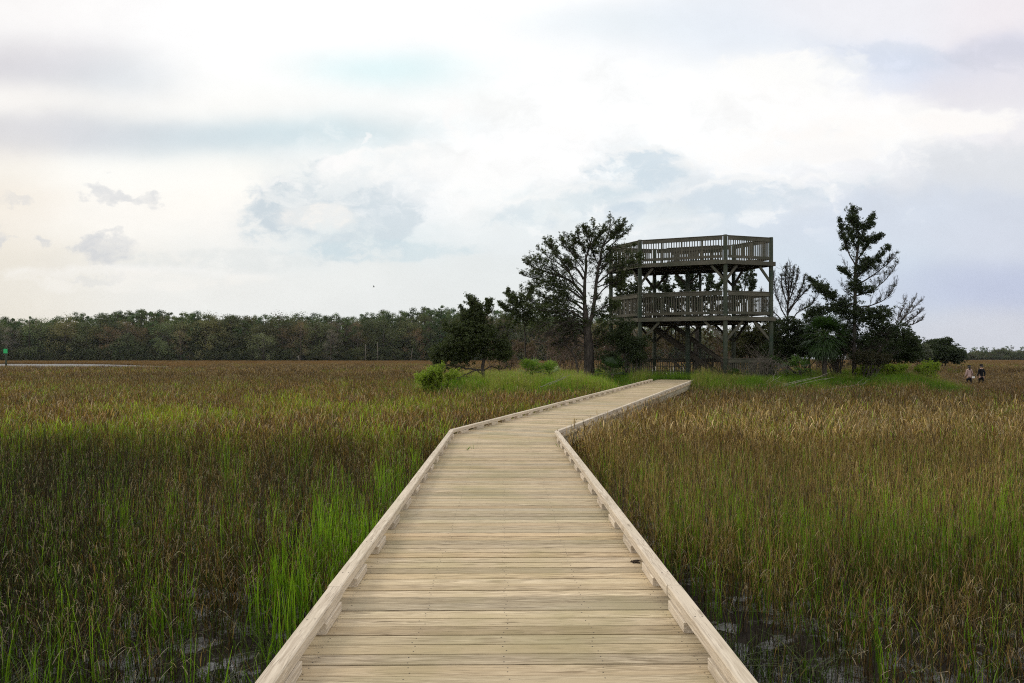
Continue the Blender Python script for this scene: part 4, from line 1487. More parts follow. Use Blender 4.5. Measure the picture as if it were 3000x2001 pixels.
def blades(mb_, n, rad, h, wd, cols, lean=.12, curl=.25, segs=4, bent=.0, straight=.5, tipc=None):
    """n grass blades on a disc; cols is a list of base colours"""
    for k in range(n):
        r_ = rad * math.sqrt(rng.random())
        a = rng.random() * 2 * math.pi
        b = np.array((r_ * math.cos(a), r_ * math.sin(a), -.03))
        hh = h * rng.uniform(.65, 1.15)
        la = rng.random() * 2 * math.pi
        ld = np.array((math.cos(la), math.sin(la), 0))
        ln_ = lean * rng.normal(0, 1)
        cu = curl * abs(rng.normal(0, 1)) * (0.25 if rng.random() < straight else 1)
        f = np.linspace(0, 1, segs + 1)
        off = ln_ * hh * f + cu * hh * f ** 3
        z = hh * f - .45 * cu * hh * f ** 4
        p = b + ld * off[:, None] + np.array((0, 0, 1)) * z[:, None]
        if rng.random() < bent:      # broken tip, folded over
            i = segs - 1
            d_ = nrm(np.array((math.cos(la + 1), math.sin(la + 1), -.3)))
            p[-1] = p[-2] + d_ * hh * .16
        fa = rng.random() * math.pi
        sd_ = np.array((math.cos(fa), math.sin(fa), 0))
        w_ = wd * rng.uniform(.6, 1.2) * np.array([1 - .85 * q ** 2 for q in f])
        V = np.empty((2 * segs + 2, 3))
        V[0::2] = p - sd_ * w_[:, None] / 2
        V[1::2] = p + sd_ * w_[:, None] / 2
        c_ = np.array(cols[rng.integers(len(cols))]) * rng.uniform(.7, 1.3)
        ct = c_ if tipc is None else np.array(tipc[rng.integers(len(tipc))]) * rng.uniform(.7, 1.3)
        cc = np.repeat(c_ * (1 - f[:, None] ** 1.6) + ct * f[:, None] ** 1.6, 2, 0)
        Q = [(2 * q, 2 * q + 1, 2 * q + 3, 2 * q + 2) for q in range(segs)]
        mb_.add(V, Q, cc)



def stems(mb_, n, rad, h, cols, lcols, wd=.0045, lw=.0055, nl=2, lean=.10, ll=.19, pale=.13, lo=.3, segs=3, hv=.3):
    """n reed stems, each with nl narrow leaves that leave it at an angle; some leaves are folded and pale, sky glint put into their colour"""
    for k in range(n):
        r_ = rad * math.sqrt(rng.random())
        a = rng.random() * 2 * math.pi
        b = np.array((r_ * math.cos(a), r_ * math.sin(a), -.03))
        hh = h * rng.uniform(1 - hv, 1.12)
        la = rng.random() * 2 * math.pi
        tilt = lean * rng.normal(0, 1)
        if rng.random() < .05:
            tilt *= 3
        f = np.linspace(0, 1, segs + 1)
        p = b + np.array((math.cos(la), math.sin(la), 0)) * (tilt * hh * (f + .5 * f * f))[:, None] + np.array((0, 0, 1)) * (hh * f)[:, None]
        c_ = np.array(cols[rng.integers(len(cols))]) * rng.uniform(.65, 1.35)
        fa = rng.random() * math.pi
        sd_ = np.array((math.cos(fa), math.sin(fa), 0))
        w_ = wd * rng.uniform(.7, 1.3) * (1 - .7 * f)
        V = np.empty((2 * segs + 2, 3))
        V[0::2] = p - sd_ * w_[:, None] / 2
        V[1::2] = p + sd_ * w_[:, None] / 2
        mb_.add(V, [(2 * q, 2 * q + 1, 2 * q + 3, 2 * q + 2) for q in range(segs)], c_)
        for q in range(nl):
            t_ = rng.uniform(lo, 1.0)
            x_ = t_ * segs
            i = min(int(x_), segs - 1)
            p0 = p[i] * (1 - (x_ - i)) + p[i + 1] * (x_ - i)
            az = rng.random() * 2 * math.pi
            o_ = np.array((math.cos(az), math.sin(az), 0))
            el_ = rng.uniform(.95, 1.5)
            l = ll * rng.uniform(.5, 1.25)
            g = np.linspace(0, 1, 4)
            dr = rng.uniform(.05, .5)
            pl = p0 + o_ * (math.cos(el_) * l * g + .25 * dr * l * g ** 2)[:, None] + np.array((0, 0, 1)) * (math.sin(el_) * l * g - dr * l * g ** 3)[:, None]
            cl = np.array(lcols[rng.integers(len(lcols))]) * rng.uniform(.65, 1.4)
            if rng.random() < pale:
                cl = np.array((.34, .28, .20)) * rng.uniform(.6, 1.3)  # pale folded leaf, with the glint of the sky put into its colour
                e_ = o_ * rng.uniform(-.2, .9) + rng.normal(0, .4, 3)
                pl[3] = pl[2] + nrm(e_ - (0, 0, .4)) * l * .33
            s2 = np.cross(o_, (0, 0, 1.)) * math.cos(rng.normal(0, .7)) + np.array((0, 0, .5)) * rng.normal(0, .6)
            wl = lw * rng.uniform(.6, 1.3) * np.array((.7, 1, .8, .1))
            V = np.empty((8, 3))
            V[0::2] = pl - s2 * wl[:, None] / 2
            V[1::2] = pl + s2 * wl[:, None] / 2
            mb_.add(V, [(0, 1, 3, 2), (2, 3, 5, 4), (4, 5, 7, 6)], cl)


BR = [(.108, .064, .021), (.078, .047, .016), (.145, .090, .030), (.038, .025, .010)]
BRT = [(.25, .155, .06), (.17, .105, .04), (.32, .21, .09)]
DK = [(.020, .014, .007), (.034, .023, .011), (.014, .010, .006)]
GR = [(.09, .19, .008), (.06, .14, .007), (.13, .24, .012)]
GRT = [(.15, .28, .012), (.21, .34, .02), (.11, .21, .012)]
GG = [(.05, .085, .012), (.075, .105, .022), (.03, .055, .009)]
TAN = [(.225, .150, .062), (.15, .100, .042), (.28, .195, .09)]
TANT = [(.42, .30, .145), (.33, .22, .10), (.52, .39, .21)]
YG = [(.15, .18, .010), (.20, .21, .014), (.10, .13, .008)]

protos = []
KIND = {}


def proto(key, builders, variants=3):
    KIND[key] = (len(protos), variants)
    for v_ in range(variants):
        mb_ = MB()
        for b in builders:
            b = dict(b)
            (stems if b.pop('t', 'b') == 's' else blades)(mb_, **b)
        protos.append(clump_object('grass_clump_%03d' % len(protos), mb_, M_GRASS))


# near the walk (small clumps), then wider and coarser tufts with distance
proto('n_brown', [dict(t='s', n=5, rad=.12, h=.88, cols=BR + DK, lcols=BR + BRT + GG, pale=.16), dict(n=2, rad=.12, h=.5, wd=.007, cols=GG, curl=.4)], 6)
proto('n_green', [dict(n=8, rad=.10, h=.80, wd=.0108, cols=GR, lean=.10, curl=.16, tipc=GRT), dict(n=2, rad=.12, h=.60, wd=.0085, cols=GG, curl=.6, straight=.1), dict(t='s', n=1, rad=.12, h=.85, cols=BR, lcols=GR + GRT, pale=.1)], 6)
proto('n_dark', [dict(t='s', n=5, rad=.12, h=.96, cols=DK, lcols=DK + BR + GG, pale=.10, lean=.07), dict(n=2, rad=.12, h=.5, wd=.008, cols=GG + GR, curl=.5)], 6)
proto('n_tan', [dict(t='s', n=6, rad=.12, h=.88, cols=BR + TAN, lcols=TAN + TANT + BR + YG, pale=.10, nl=2, ll=.17), dict(n=1, rad=.12, h=.5, wd=.007, cols=GR, curl=.3)], 6)
proto('n_bent', [dict(n=6, rad=.14, h=.54, wd=.0095, cols=GG + GR, tipc=[(.16, .17, .08), (.10, .13, .04)], lean=.2, curl=.95, segs=6, straight=.05), dict(t='s', n=2, rad=.13, h=.42, cols=DK, lcols=GG + DK, pale=.12, ll=.2), dict(n=1, rad=.13, h=.55, wd=.008, cols=GR, lean=.15, curl=.4, tipc=GRT)], 6)
proto('n_stub', [dict(n=7, rad=.13, h=.30, wd=.005, cols=DK, lean=.12, curl=.05, segs=2), dict(n=2, rad=.14, h=.36, wd=.006, cols=GG + GR, lean=.15, curl=.25, segs=3)], 5)
proto('m_brown', [dict(t='s', n=26, rad=.30, h=.90, cols=BR + DK, lcols=BR + BRT, wd=.008, lw=.012, nl=2, pale=.10, ll=.28)], 4)
proto('m_tan', [dict(t='s', n=24, rad=.30, h=.90, cols=BR + TAN, lcols=TAN + TANT + BR, wd=.008, lw=.012, nl=3, pale=.14, ll=.28)], 4)
proto('m_green', [dict(n=18, rad=.28, h=.72, wd=.014, cols=GR, lean=.10, curl=.2, segs=3, tipc=GRT), dict(t='s', n=8, rad=.3, h=.85, cols=BR, lcols=BR + GR, wd=.008, lw=.012, nl=2)], 4)
proto('m_yellow', [dict(t='s', n=24, rad=.30, h=.84, cols=YG + BR, lcols=YG + GRT + BRT, wd=.009, lw=.013, nl=2, pale=.06, ll=.3)], 4)
proto('f_brown', [dict(t='s', n=52, rad=.8, h=.95, cols=BR + DK, lcols=BR + BRT, wd=.022, lw=.022, nl=1, ll=.35, segs=2)], 4)
proto('f_yellow', [dict(t='s', n=52, rad=.8, h=.9, cols=YG + BR, lcols=YG + GRT, wd=.022, lw=.024, nl=1, ll=.35, segs=2)], 4)
proto('f_tan', [dict(t='s', n=52, rad=.8, h=.95, cols=TAN + BR, lcols=TAN + TANT, wd=.022, lw=.022, nl=1, ll=.35, segs=2)], 4)
proto('g_brown', [dict(n=80, rad=2.6, h=.95, wd=.09, cols=BR, lean=.08, curl=.05, segs=2, tipc=BRT)], 4)
proto('i_green', [dict(n=44, rad=.26, h=.42, wd=.011, cols=GR, lean=.2, curl=.35, segs=3, tipc=GRT)], 4)
proto('i_yellow', [dict(n=30, rad=.26, h=.5, wd=.010, cols=YG, lean=.16, curl=.25, segs=3, tipc=[(.2, .26, .04), (.25, .24, .08)]), dict(t='s', n=4, rad=.26, h=.6, cols=TAN, lcols=TANT + YG, nl=3)], 4)


def jgrid(x0, x1, y0, y1, s):
    xs, ys_ = np.meshgrid(np.arange(x0, x1, s), np.arange(y0, y1, s))
    n = xs.size
    return xs.reshape(-1) + rng.uniform(-.5, .5, n) * s, ys_.reshape(-1) + rng.uniform(-.5, .5, n) * s


def walk_dist(x, y):
    """distance beyond the boardwalk's edge (negative under it)"""
    p = np.stack((x, y), -1) - BEND
    d1 = np.abs(p @ N1) - HALF
    d2 = np.abs(p @ N2) - HALF
    s_ = p @ MIT_N
    d2 = np.where((p @ A2) > L2 + 2.3, 9, d2)
    return np.where(s_ < 0, d1, d2)


def hexdist(x, y):
    q = np.stack((x, y), -1) - TC
    a, b = q @ TU, q @ TV
    return np.maximum(np.abs(b) - TWD, (np.abs(a) - TL) - TTIP * (1 - np.abs(b) / TWD))


GX, GY, GK, GS, GT, GL = [], [], [], [], [], []
bands = ((1.4, 9.0, .115, 'n'), (9.0, 15, .17, 'n'), (15, 30, .34, 'm'), (30, 62, .55, 'm'), (62, 150, 1.05, 'f'), (150, 460, 3.6, 'g'))
for y0, y1, sp, pre in bands:
    hw = .80 * y1 + 2.5
    x, y = jgrid(-hw, hw, y0, y1, sp)
    keep = np.abs(x) < .80 * y + 2.5
    x, y = x[keep], y[keep]
    a = x / y
    nz = fbm(x * .35, y * .35, 4)
    nz2 = fbm(x * .9 + 40, y * .9, 3)
    nb_ = fbm(x * .12 + 7, y * .05 + 3, 4)
    wd_ = walk_dist(x, y)
    isl = island(x, y)
    cr = creek(x, y)
    left = wd_ * 0 + (np.where((np.stack((x, y), -1) - BEND) @ MIT_N < 0, (np.stack((x, y), -1) - BEND) @ N1, (np.stack((x, y), -1) - BEND) @ N2) < 0)
    left = left.astype(bool)
    n = len(x)
    u_ = rng.random(n)
    kind = np.full(n, 0)
    name = np.array(['brown'] * n, dtype=object)
    hs = np.ones(n)
    keep = (wd_ > .06) & (hexdist(x, y) > .3) & (cr < .35)
    if pre == 'n':
        # left of the walk
        pg = .10 + .62 * smooth(nz, .42, .58) * smooth(y, 3.8, 4.6) * (1 - smooth(y, 7.0, 9.0)) * (1 - smooth(-a, .44, .60))
        pg = np.maximum(pg, .72 * smooth(nz2, .3, .55) * (1 - smooth(wd_, .5, 1.4)) * smooth(y, 4.2, 5.0) * (1 - smooth(y, 11.0, 13.5)))
        pd = .75 * smooth(-a, .40, .62) + .25
        l_name = np.where(u_ < pg, 'green', np.where(rng.random(n) < pd, 'dark', 'brown'))
        l_name = np.where((y < 4.7) & (rng.random(n) < .85 * (1 - smooth(y, 4.6, 5.8))), 'bent', l_name)
        # right of the walk
        pgr = .06 + .36 * smooth(nz, .46, .60) * smooth(y, 4.0, 5.2) * (1 - smooth(y, 7.5, 10.0))
        r_name = np.where(u_ < pgr, 'green', np.where(rng.random(n) < .22 + smooth(y, 5.0, 8.0) * .55, 'tan', np.where(rng.random(n) < .25, 'dark', 'brown')))
        r_name = np.where((y < 4.9) & (rng.random(n) < .6 * (1 - smooth(y, 4.0, 4.9))), 'bent', r_name)
        name = np.where(left, l_name, r_name)
        # the wet muddy margins are thinly grown
        wet = wet_margin(x, y)
        stub = (rng.random(n) < wet * .9)
        name = np.where(stub & (rng.random(n) < .8), 'stub', np.where(stub, 'bent', name))
        keep &= rng.random(n) > wet * (.10 + .40 * (nz2 > .52)) + .04
        hs = .70 + .30 * smooth(y, 4.0, 8.5) + .35 * (nz - .5)
        hs = np.where(left, hs * 1.02, hs)
    elif pre == 'm':
        py_ = smooth(nz + .25 * (nb_ - .5), .42, .58)
        pyl = .24 + py_ * (.3 + .5 * smooth(y, 13, 16) * (1 - smooth(y, 24, 29)))
        l_name = np.where(u_ < pyl * (1 - smooth(y, 40, 55) * .6), 'yellow', 'brown')
        r_name = np.where(u_ < .18, 'yellow', np.where(rng.random(n) < .75 * (1 - smooth(y + 4 * nz, 21, 26)), 'tan', 'brown'))
        r_name = np.where((u_ < .3 * smooth(nz, .5, .62)) & (y < 22), 'yellow', r_name)
        r_name = np.where((y > 45) & (u_ < .35), 'tan', r_name)
        name = np.where(left, l_name, r_name)
        hs = np.where(left, .95, .98) + .25 * (nz - .5)
        hs = np.where((a > .55) & (y > 32), hs * .62, hs)
        keep &= isl < .30
        # a green fringe where the marsh meets the island
        fr_ = smooth(isl, .0, .2) * (nz > .4)
        name = np.where(rng.random(n) < fr_ * .9, 'green', name)
    elif pre == 'f':
        name = np.where(u_ < .35 * smooth(nb_, .45, .6), 'yellow', np.where(u_ > .72, 'tan', 'brown'))
        keep &= isl < .30
        hs = 1 + .2 * (nz - .5)
        hs = np.where((a > .45) & (y < 85), hs * .62, hs)
    else:
        hs = .62 + .2 * (nz - .5)
    # low growth right against the walk
    if pre in 'nm':
        hs = hs * (1 - np.where(left, .15, .38) * (1 - smooth(wd_, .1, .75)))
    kk = np.array([KIND[pre + '_' + q][0] for q in name]) + rng.integers(0, 4, n)
    tn = np.stack((.70 + .8 * (nz2 - .4), .68 + .75 * (nz2 - .4), .62 + .7 * (nz2 - .4)), 1)
    red = smooth(nb_, .35, .65)[:, None] * smooth(y, 12, 26)[:, None]
    tn = tn * (1 + red * np.array((.08, -.02, .0)))
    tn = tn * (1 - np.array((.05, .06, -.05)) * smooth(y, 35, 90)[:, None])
    tn = tn * (1 + np.where(left, .15, .5) * smooth(y, 6, 10) * (1 - smooth(y, 21, 27)))[:, None]
    tn = tn * (1 + .25 * left * smooth(y, 13, 18) * (1 - smooth(y, 40, 60)))[:, None]
    tn = tn * (1 + .28 * (name == 'green') * left * (1 - smooth(wd_, .8, 2.2)) * smooth(y, 3.5, 5) * (1 - smooth(y, 14, 17)))[:, None]
    tn = tn * (1 + .15 * (name == 'green') * (y < 14))[:, None]
    GX.append(x[keep]); GY.append(y[keep]); GK.append(kk[keep]); GS.append(hs[keep]); GT.append(tn[keep])
x, y = np.concatenate(GX), np.concatenate(GY)
n = len(x)
hs = np.concatenate(GS) * rng.uniform(.85, 1.15, n)
rot = np.stack((rng.normal(0, .05, n), rng.normal(0, .05, n), rng.uniform(0, 6.283, n)), 1)
wds = rng.uniform(.9, 1.15, n)
scatter('marsh_grass', 'brown and green salt marsh grass on both sides of the boardwalk', 'grass', np.stack((x, y, ground_z(x, y)), 1), np.concatenate(GK), rot, np.stack((wds, wds, hs), 1), np.concatenate(GT), protos)
print('marsh clumps', n)

# short green grass on the island
x, y = jgrid(-12, 32, 28, 62, .27)
isl = island(x, y)
keep = (isl > .12) & (walk_dist(x, y) > .1) & (hexdist(x, y) > .1) & (rng.random(len(x)) < .35 + .65 * (y < 47))
x, y, isl = x[keep], y[keep], isl[keep]
n = len(x)
nz = fbm(x * .4, y * .4, 4)
name = np.where(rng.random(n) < smooth(nz, .42, .6) * .7 + .25 * (isl < .4), 'i_yellow', 'i_green')
kk = np.array([KIND[q][0] for q in name]) + rng.integers(0, 4, n)
hs = (.7 + 1.0 * nz) * rng.uniform(.7, 1.35, n) * np.where(x < 6, .78, 1)
hs *= np.where((x > 10.5) & (x < 20), .7, 1)
rot = np.stack((rng.normal(0, .06, n), rng.normal(0, .06, n), rng.uniform(0, 6.283, n)), 1)
tn = np.ones((n, 3)) * (.40 + .65 * nz[:, None]) * (1 + .45 * (x < 5))[:, None]
scatter('island_grass', 'short bright green grass around the foot of the tower and trees', 'grass', np.stack((x, y, ground_z(x, y)), 1), kk, rot, np.stack((np.ones(n), np.ones(n), hs), 1), tn, protos)

# ------------------------------------------------------------------ the far woods
wp = []


def wood_tree(h, crown, pal, pine=False, bare=False, nleaf=1500):
    """one far tree of height h: trunk, some limbs and a ragged crown of leaf-sized faces"""
    tr, lv = MB(), MB()
    tr.tube([(0, 0, -.5), (rng.normal(0, .2), rng.normal(0, .2), h * .5), (rng.normal(0, .4), rng.normal(0, .4), h * .93)], [.32, .24, .08], 6, (1.6, 1.5, 1.4) if bare else (1.1, 1.05, 1))
    nb = 30 if pine else 36
    z0 = .32 if pine else .08
    for k in range(nb):
        f = rng.random()
        z_ = h * (z0 + (.97 - z0) * f)
        prof = math.sqrt(max(.05, 1 - (2 * f - .9) ** 2 / 1.25)) if pine else math.sqrt(max(.05, 1 - (2 * f - .85) ** 2 / 1.4))
        r_ = crown * prof * rng.uniform(.35, 1.0)
        a = rng.random() * 6.283
        e = np.array((math.cos(a) * r_, math.sin(a) * r_, z_))
        tr.tube([(0, 0, z_ - r_ * .35), e * (.5, .5, 1) + (0, 0, -.1 * r_), e], [.10, .07, .03], 3, (1.3, 1.2, 1.1), cap=False)
        n = nleaf // nb
        rr = rng.uniform(.8, 1.5) * (1.05 if pine else 1.3) * crown / 4.2
        d_ = rng.normal(0, 1, (n, 3))
        d_ /= np.linalg.norm(d_, axis=1)[:, None]
        pos_ = e + d_ * (rr * rng.random(n) ** .45)[:, None] * (1, 1, .8)
        nn = d_ + rng.normal(0, .5, (n, 3)) + (0, 0, .5)
        nn /= np.linalg.norm(nn, axis=1)[:, None]
        fc = np.clip(rng.random() * .7 + rng.random((n, 1)) * .4, 0, 1)
        sz = (.34 if bare else .52)
        lv.leaves(pos_, nn, rng.normal(0, 1, (n, 3)), sz * rng.uniform(.7, 1.4, n), sz * (.36 if bare else .65), pal[0] * (1 - fc) + pal[1] * fc)
    return tr, lv


def wood_proto(*a, **k):
    tr, lv = wood_tree(*a, **k)
    for q in range(len(tr.V)):
        lv.add(tr.V[q], tr.Q[q] - sum(len(v_) for v_ in tr.V[:q]), tr.C[q], tr.B[q], 1)
    wp.append(clump_object('wood_tree_%02d' % len(wp), lv, [M_WOODLEAF, M_BARK]))


PINE = (np.array((.045, .080, .026)), np.array((.095, .130, .048)))
OAK = (np.array((.075, .088, .036)), np.array((.145, .155, .070)))
RUS = (np.array((.17, .122, .07)), np.array((.28, .205, .125)))
GRY = (np.array((.15, .132, .112)), np.array((.24, .215, .185)))
for h_, c_ in ((27, 4.2), (25, 3.8), (28, 4.6), (24, 4.0)):
    wood_proto(h_, c_ * 1.15, PINE, pine=True, nleaf=2200)
for h_, c_ in ((18, 7.6), (16, 7.0), (20, 7.4)):
    wood_proto(h_, c_, OAK, nleaf=3000)
for h_, c_ in ((18, 6.5), (16, 6.0)):
    wood_proto(h_, c_, RUS, bare=True, nleaf=3200)
for h_, c_ in ((17, 5.6), (13, 5.6)):
    wood_proto(h_, c_, GRY, bare=True, nleaf=2800)
for h_, c_ in ((6.5, 4.0), (5.0, 3.6)):
    wood_proto(h_, c_, (PINE[0] * .9, OAK[1] * .8), nleaf=1300)


def wood(name, label, x0, x1, Z0, depth, sp, topf, mixw, scale=1.0, shrub_row=True, tintm=1.0, avoid=()):
    pts, kk, sc, tn = [], [], [], []
    for row, Z in enumerate(np.arange(Z0, Z0 + depth, sp)):
        for xx in np.arange(x0 * Z / Z0, x1 * Z / Z0, sp):
            x_ = xx + rng.normal(0, sp * .3)
            y_ = Z + rng.normal(0, sp * .3)
            pxp = CX + F * x_ / y_
            top = topf(pxp)                                # wanted canopy line, metres at this distance
            hgt = (HY - top) / F * y_ + H
            r_ = rng.random()
            if row <= 2:
                g = rng.choice(4, p=mixw)
            else:
                g = rng.choice(4, p=(.72, .20, .04, .04))
            if g == 0:
                k = rng.integers(0, 4)
                base = (27, 25, 28, 24)[k]
                s_ = hgt * rng.uniform(.84, 1.02) / base
            else:
                k = (4 + rng.integers(0, 3), 7 + rng.integers(0, 2), 9 + rng.integers(0, 2))[g - 1]
                s_ = scale * rng.uniform(.75, 1.25) * min(1, hgt / 27 + .05)
            pts.append((x_, y_, float(ground_z(x_, y_))))
            kk.append(k)
            sc.append((s_ * rng.uniform(.9, 1.2), s_ * rng.uniform(.9, 1.2), s_))
            q = rng.uniform(.55, 1.35) * tintm
            hq = rng.uniform(-.14, .2)
            tn.append((q * (1 + hq), q, q * (1 - hq * .3)))
    if shrub_row:
        for xx in np.arange(x0, x1, 2.6):
            for q in range(4):
                x_ = xx + rng.normal(0, 1)
                y_ = Z0 - 4 + q * 4 + rng.normal(0, 1)
                pts.append((x_, y_, float(ground_z(x_, y_))))
                kk.append(11 + rng.integers(0, 2))
                s_ = rng.uniform(.6, 1.2) * scale * (1 + .28 * q)
                sc.append((s_, s_, s_))
                q_ = rng.uniform(.6, 1.0) * tintm
                tn.append((q_ * rng.uniform(.95, 1.25), q_, q_))
    n = len(pts)
    rot_ = np.stack((np.zeros(n), np.zeros(n), rng.uniform(0, 6.283, n)), 1)
    scatter(name, label, 'woods', pts, kk, rot_, sc, tn, wp)


def top_left(px):
    return float(np.interp(px, (-300, 0, 60, 105, 150, 250, 350, 430, 520, 600, 700, 800, 900, 1000, 1080, 1150, 1250, 1400, 1700), (722, 722, 728, 730, 720, 712, 708, 712, 720, 722, 719, 714, 712, 702, 702, 705, 712, 725, 760)))


wood('pine_wood', 'dense dark pine and oak wood across the marsh on the left', -370, 140, 405, 52, 6.4, top_left, (.16, .48, .20, .16), 1.12)
wood('distant_wood', 'low hazy grey green wood on the far horizon at the right', 290, 620, 640, 50, 9.0, lambda px: float(np.interp(px, (1900, 2190, 2260, 2351, 2600), (790, 799, 792, 793, 790))), (.22, .34, .17, .27), .74, tintm=1.1)
for o in wp + protos:
    pass


# single trees that stand out in front of the far wood
def far_tree(name, label, px, py_base, Z, h, crown, pal, pine=False, bare=False, cat='tree', tint=1.0, nleaf=2400):
    root = thing(name, label, cat)
    x_ = (px - CX) / F * Z
    root.location = (x_, Z, float(ground_z(x_, Z)))
    tr, lv = wood_tree(h, crown, (pal[0] * tint, pal[1] * tint), pine, bare, nleaf)
    tr.build('trunk', M_BARK, root, True)
    lv.build('crown', M_LEAF, root)


far_tree('oak_tree', 'pale green rounded oak standing forward from the left wood', 605, 829, 396, 15, 7.5, (np.array((.11, .13, .06)), np.array((.19, .20, .105))))
far_tree('russet_tree', 'russet brown tree in the middle of the left wood edge', 690, 829, 398, 20, 7.5, RUS, bare=True)
far_tree('russet_tree', 'russet tree in the left wood, left of the pale oak', 415, 829, 398, 17, 5.5, RUS, bare=True)
far_tree('bare_tree', 'grey leafless tree in the left wood right of the russet trees', 760, 829, 398, 17, 5.0, GRY, bare=True)
far_tree('pine_tree', 'pine with a clumped crown highest above the left wood, near the shrub', 985, 826, 402, 29.5, 3.8, PINE, pine=True)
far_tree('pine_tree', 'lone pine crown poking above the wood at its left end', 68, 826, 402, 24.5, 4.2, PINE, pine=True)
far_tree('pine_tree', 'pine crown above the left wood right of the tallest one', 1015, 826, 404, 30.5, 4.0, PINE, pine=True)
for nm, lab, px, h_ in (('slim_tree', 'left of two slim pale trunks at the wood edge', 839, 9), ('slim_tree', 'right of two slim pale trunks at the wood edge', 866, 10), ('tree_snag', 'short white dead snag at the edge of the left wood', 687, 3.2), ('slim_tree', 'slim pale trunk at the wood edge nearest the cedar shrub', 946, 7)):
    mb_ = MB()
    x_ = (px - CX) / F * 392
    g = float(ground_z(x_, 392))
    mb_.tube([(x_, 392, g - .3), (x_ + rng.normal(0, .2), 392, g + h_ * .5), (x_ + rng.normal(0, .3), 392, g + h_)], [.20, .17, .11], 7, (.55, .52, .48) if nm == 'slim_tree' else (1.0, .96, .9))
    if nm == 'tree_snag':
        mb_.tube([(x_, 392, g + 1.6), (x_ - .7, 392, g + 2.2), (x_ - .9, 392, g + 3.0)], [.12, .10, .06], 6)
    tag(mb_.build(nm, M_DEADWOOD, None, True), lab, 'tree trunk' if nm == 'slim_tree' else 'snag')

# ------------------------------------------------------------------ thin sea air
HZ = MB()
HZ.beam((0, -140, 30.0), (0, 1050, 30.0), 1900, 64)
m, t, out = new_mat('sea_air')
pv = t.node('ShaderNodeVolumePrincipled')
pv.inputs['Color'].default_value = (.86, .91, 1.0, 1)
pv.inputs['Density'].default_value = .00004
pv.inputs['Anisotropy'].default_value = .2
t.l.new(pv.outputs[0], out.inputs['Volume'])
tag(HZ.build('haze', m), kind='stuff')

# ------------------------------------------------------------------ channel marker by the creek
mk = thing('channel_marker', 'channel marker post with a small green square board by the creek', 'channel marker')
Zm = 117.0
mx = (14 - CX) / F * Zm
mb_ = MB()
mb_.tube([(mx, Zm, -1.2), (mx, Zm, 2.0), (mx, Zm, 3.55)], [.15, .14, .13], 10)
mb_.build('post', M_POST, mk, True)
mb_ = MB()
mb_.beam((mx + .02, Zm - .18, 2.95), (mx + .02, Zm - .18, 3.65), .62, .03, up=(0, 1, 0), bev=.004)
mb_.build('board', plain('green_board', (.02, .42, .12), .5, .4, 0, .1, 3), mk)
mb_ = MB()
mb_.tube([(mx - .06, Zm, 3.5), (mx - .06, Zm, 3.85)], .05, 8)
mb_.build('lamp_stub', M_POST, mk, True)


# ------------------------------------------------------------------ people
def skin_mesh(name, joints, edges, mat, parent, sub=2):
    me = bpy.data.meshes.new(name)
    me.from_pydata([j[0] for j in joints], edges, [])
    o = bpy.data.objects.new(name, me)
    COL.objects.link(o)
    me.materials.append(mat)
    sk = o.modifiers.new('skin', 'SKIN')
    sk.use_smooth_shade = True
    for i, j in enumerate(joints):
        r_ = j[1]
        me.skin_vertices[0].data[i].radius = r_ if isinstance(r_, tuple) else (r_, r_)
    me.skin_vertices[0].data[0].use_root = True
    ss = o.modifiers.new('sub', 'SUBSURF')
    ss.levels = ss.render_levels = sub
    o.parent = parent
    return o


M_SKIN = plain('skin', (.36, .22, .16), .55, .35, 0, .08, 6)
M_HAIR = plain('dark_hair', (.012, .010, .009), .5, .4, 0, .3, 30)
M_PINK = plain('pale_pink_cotton', (.40, .28, .25), .9, .1, 0, .08, 9)
M_BLACK = plain('black_cloth', (.012, .012, .014), .9, .1, 0, .2, 9)
M_WHITE = plain('white_cloth', (.7, .68, .65), .8, .2, 0, .05, 9)


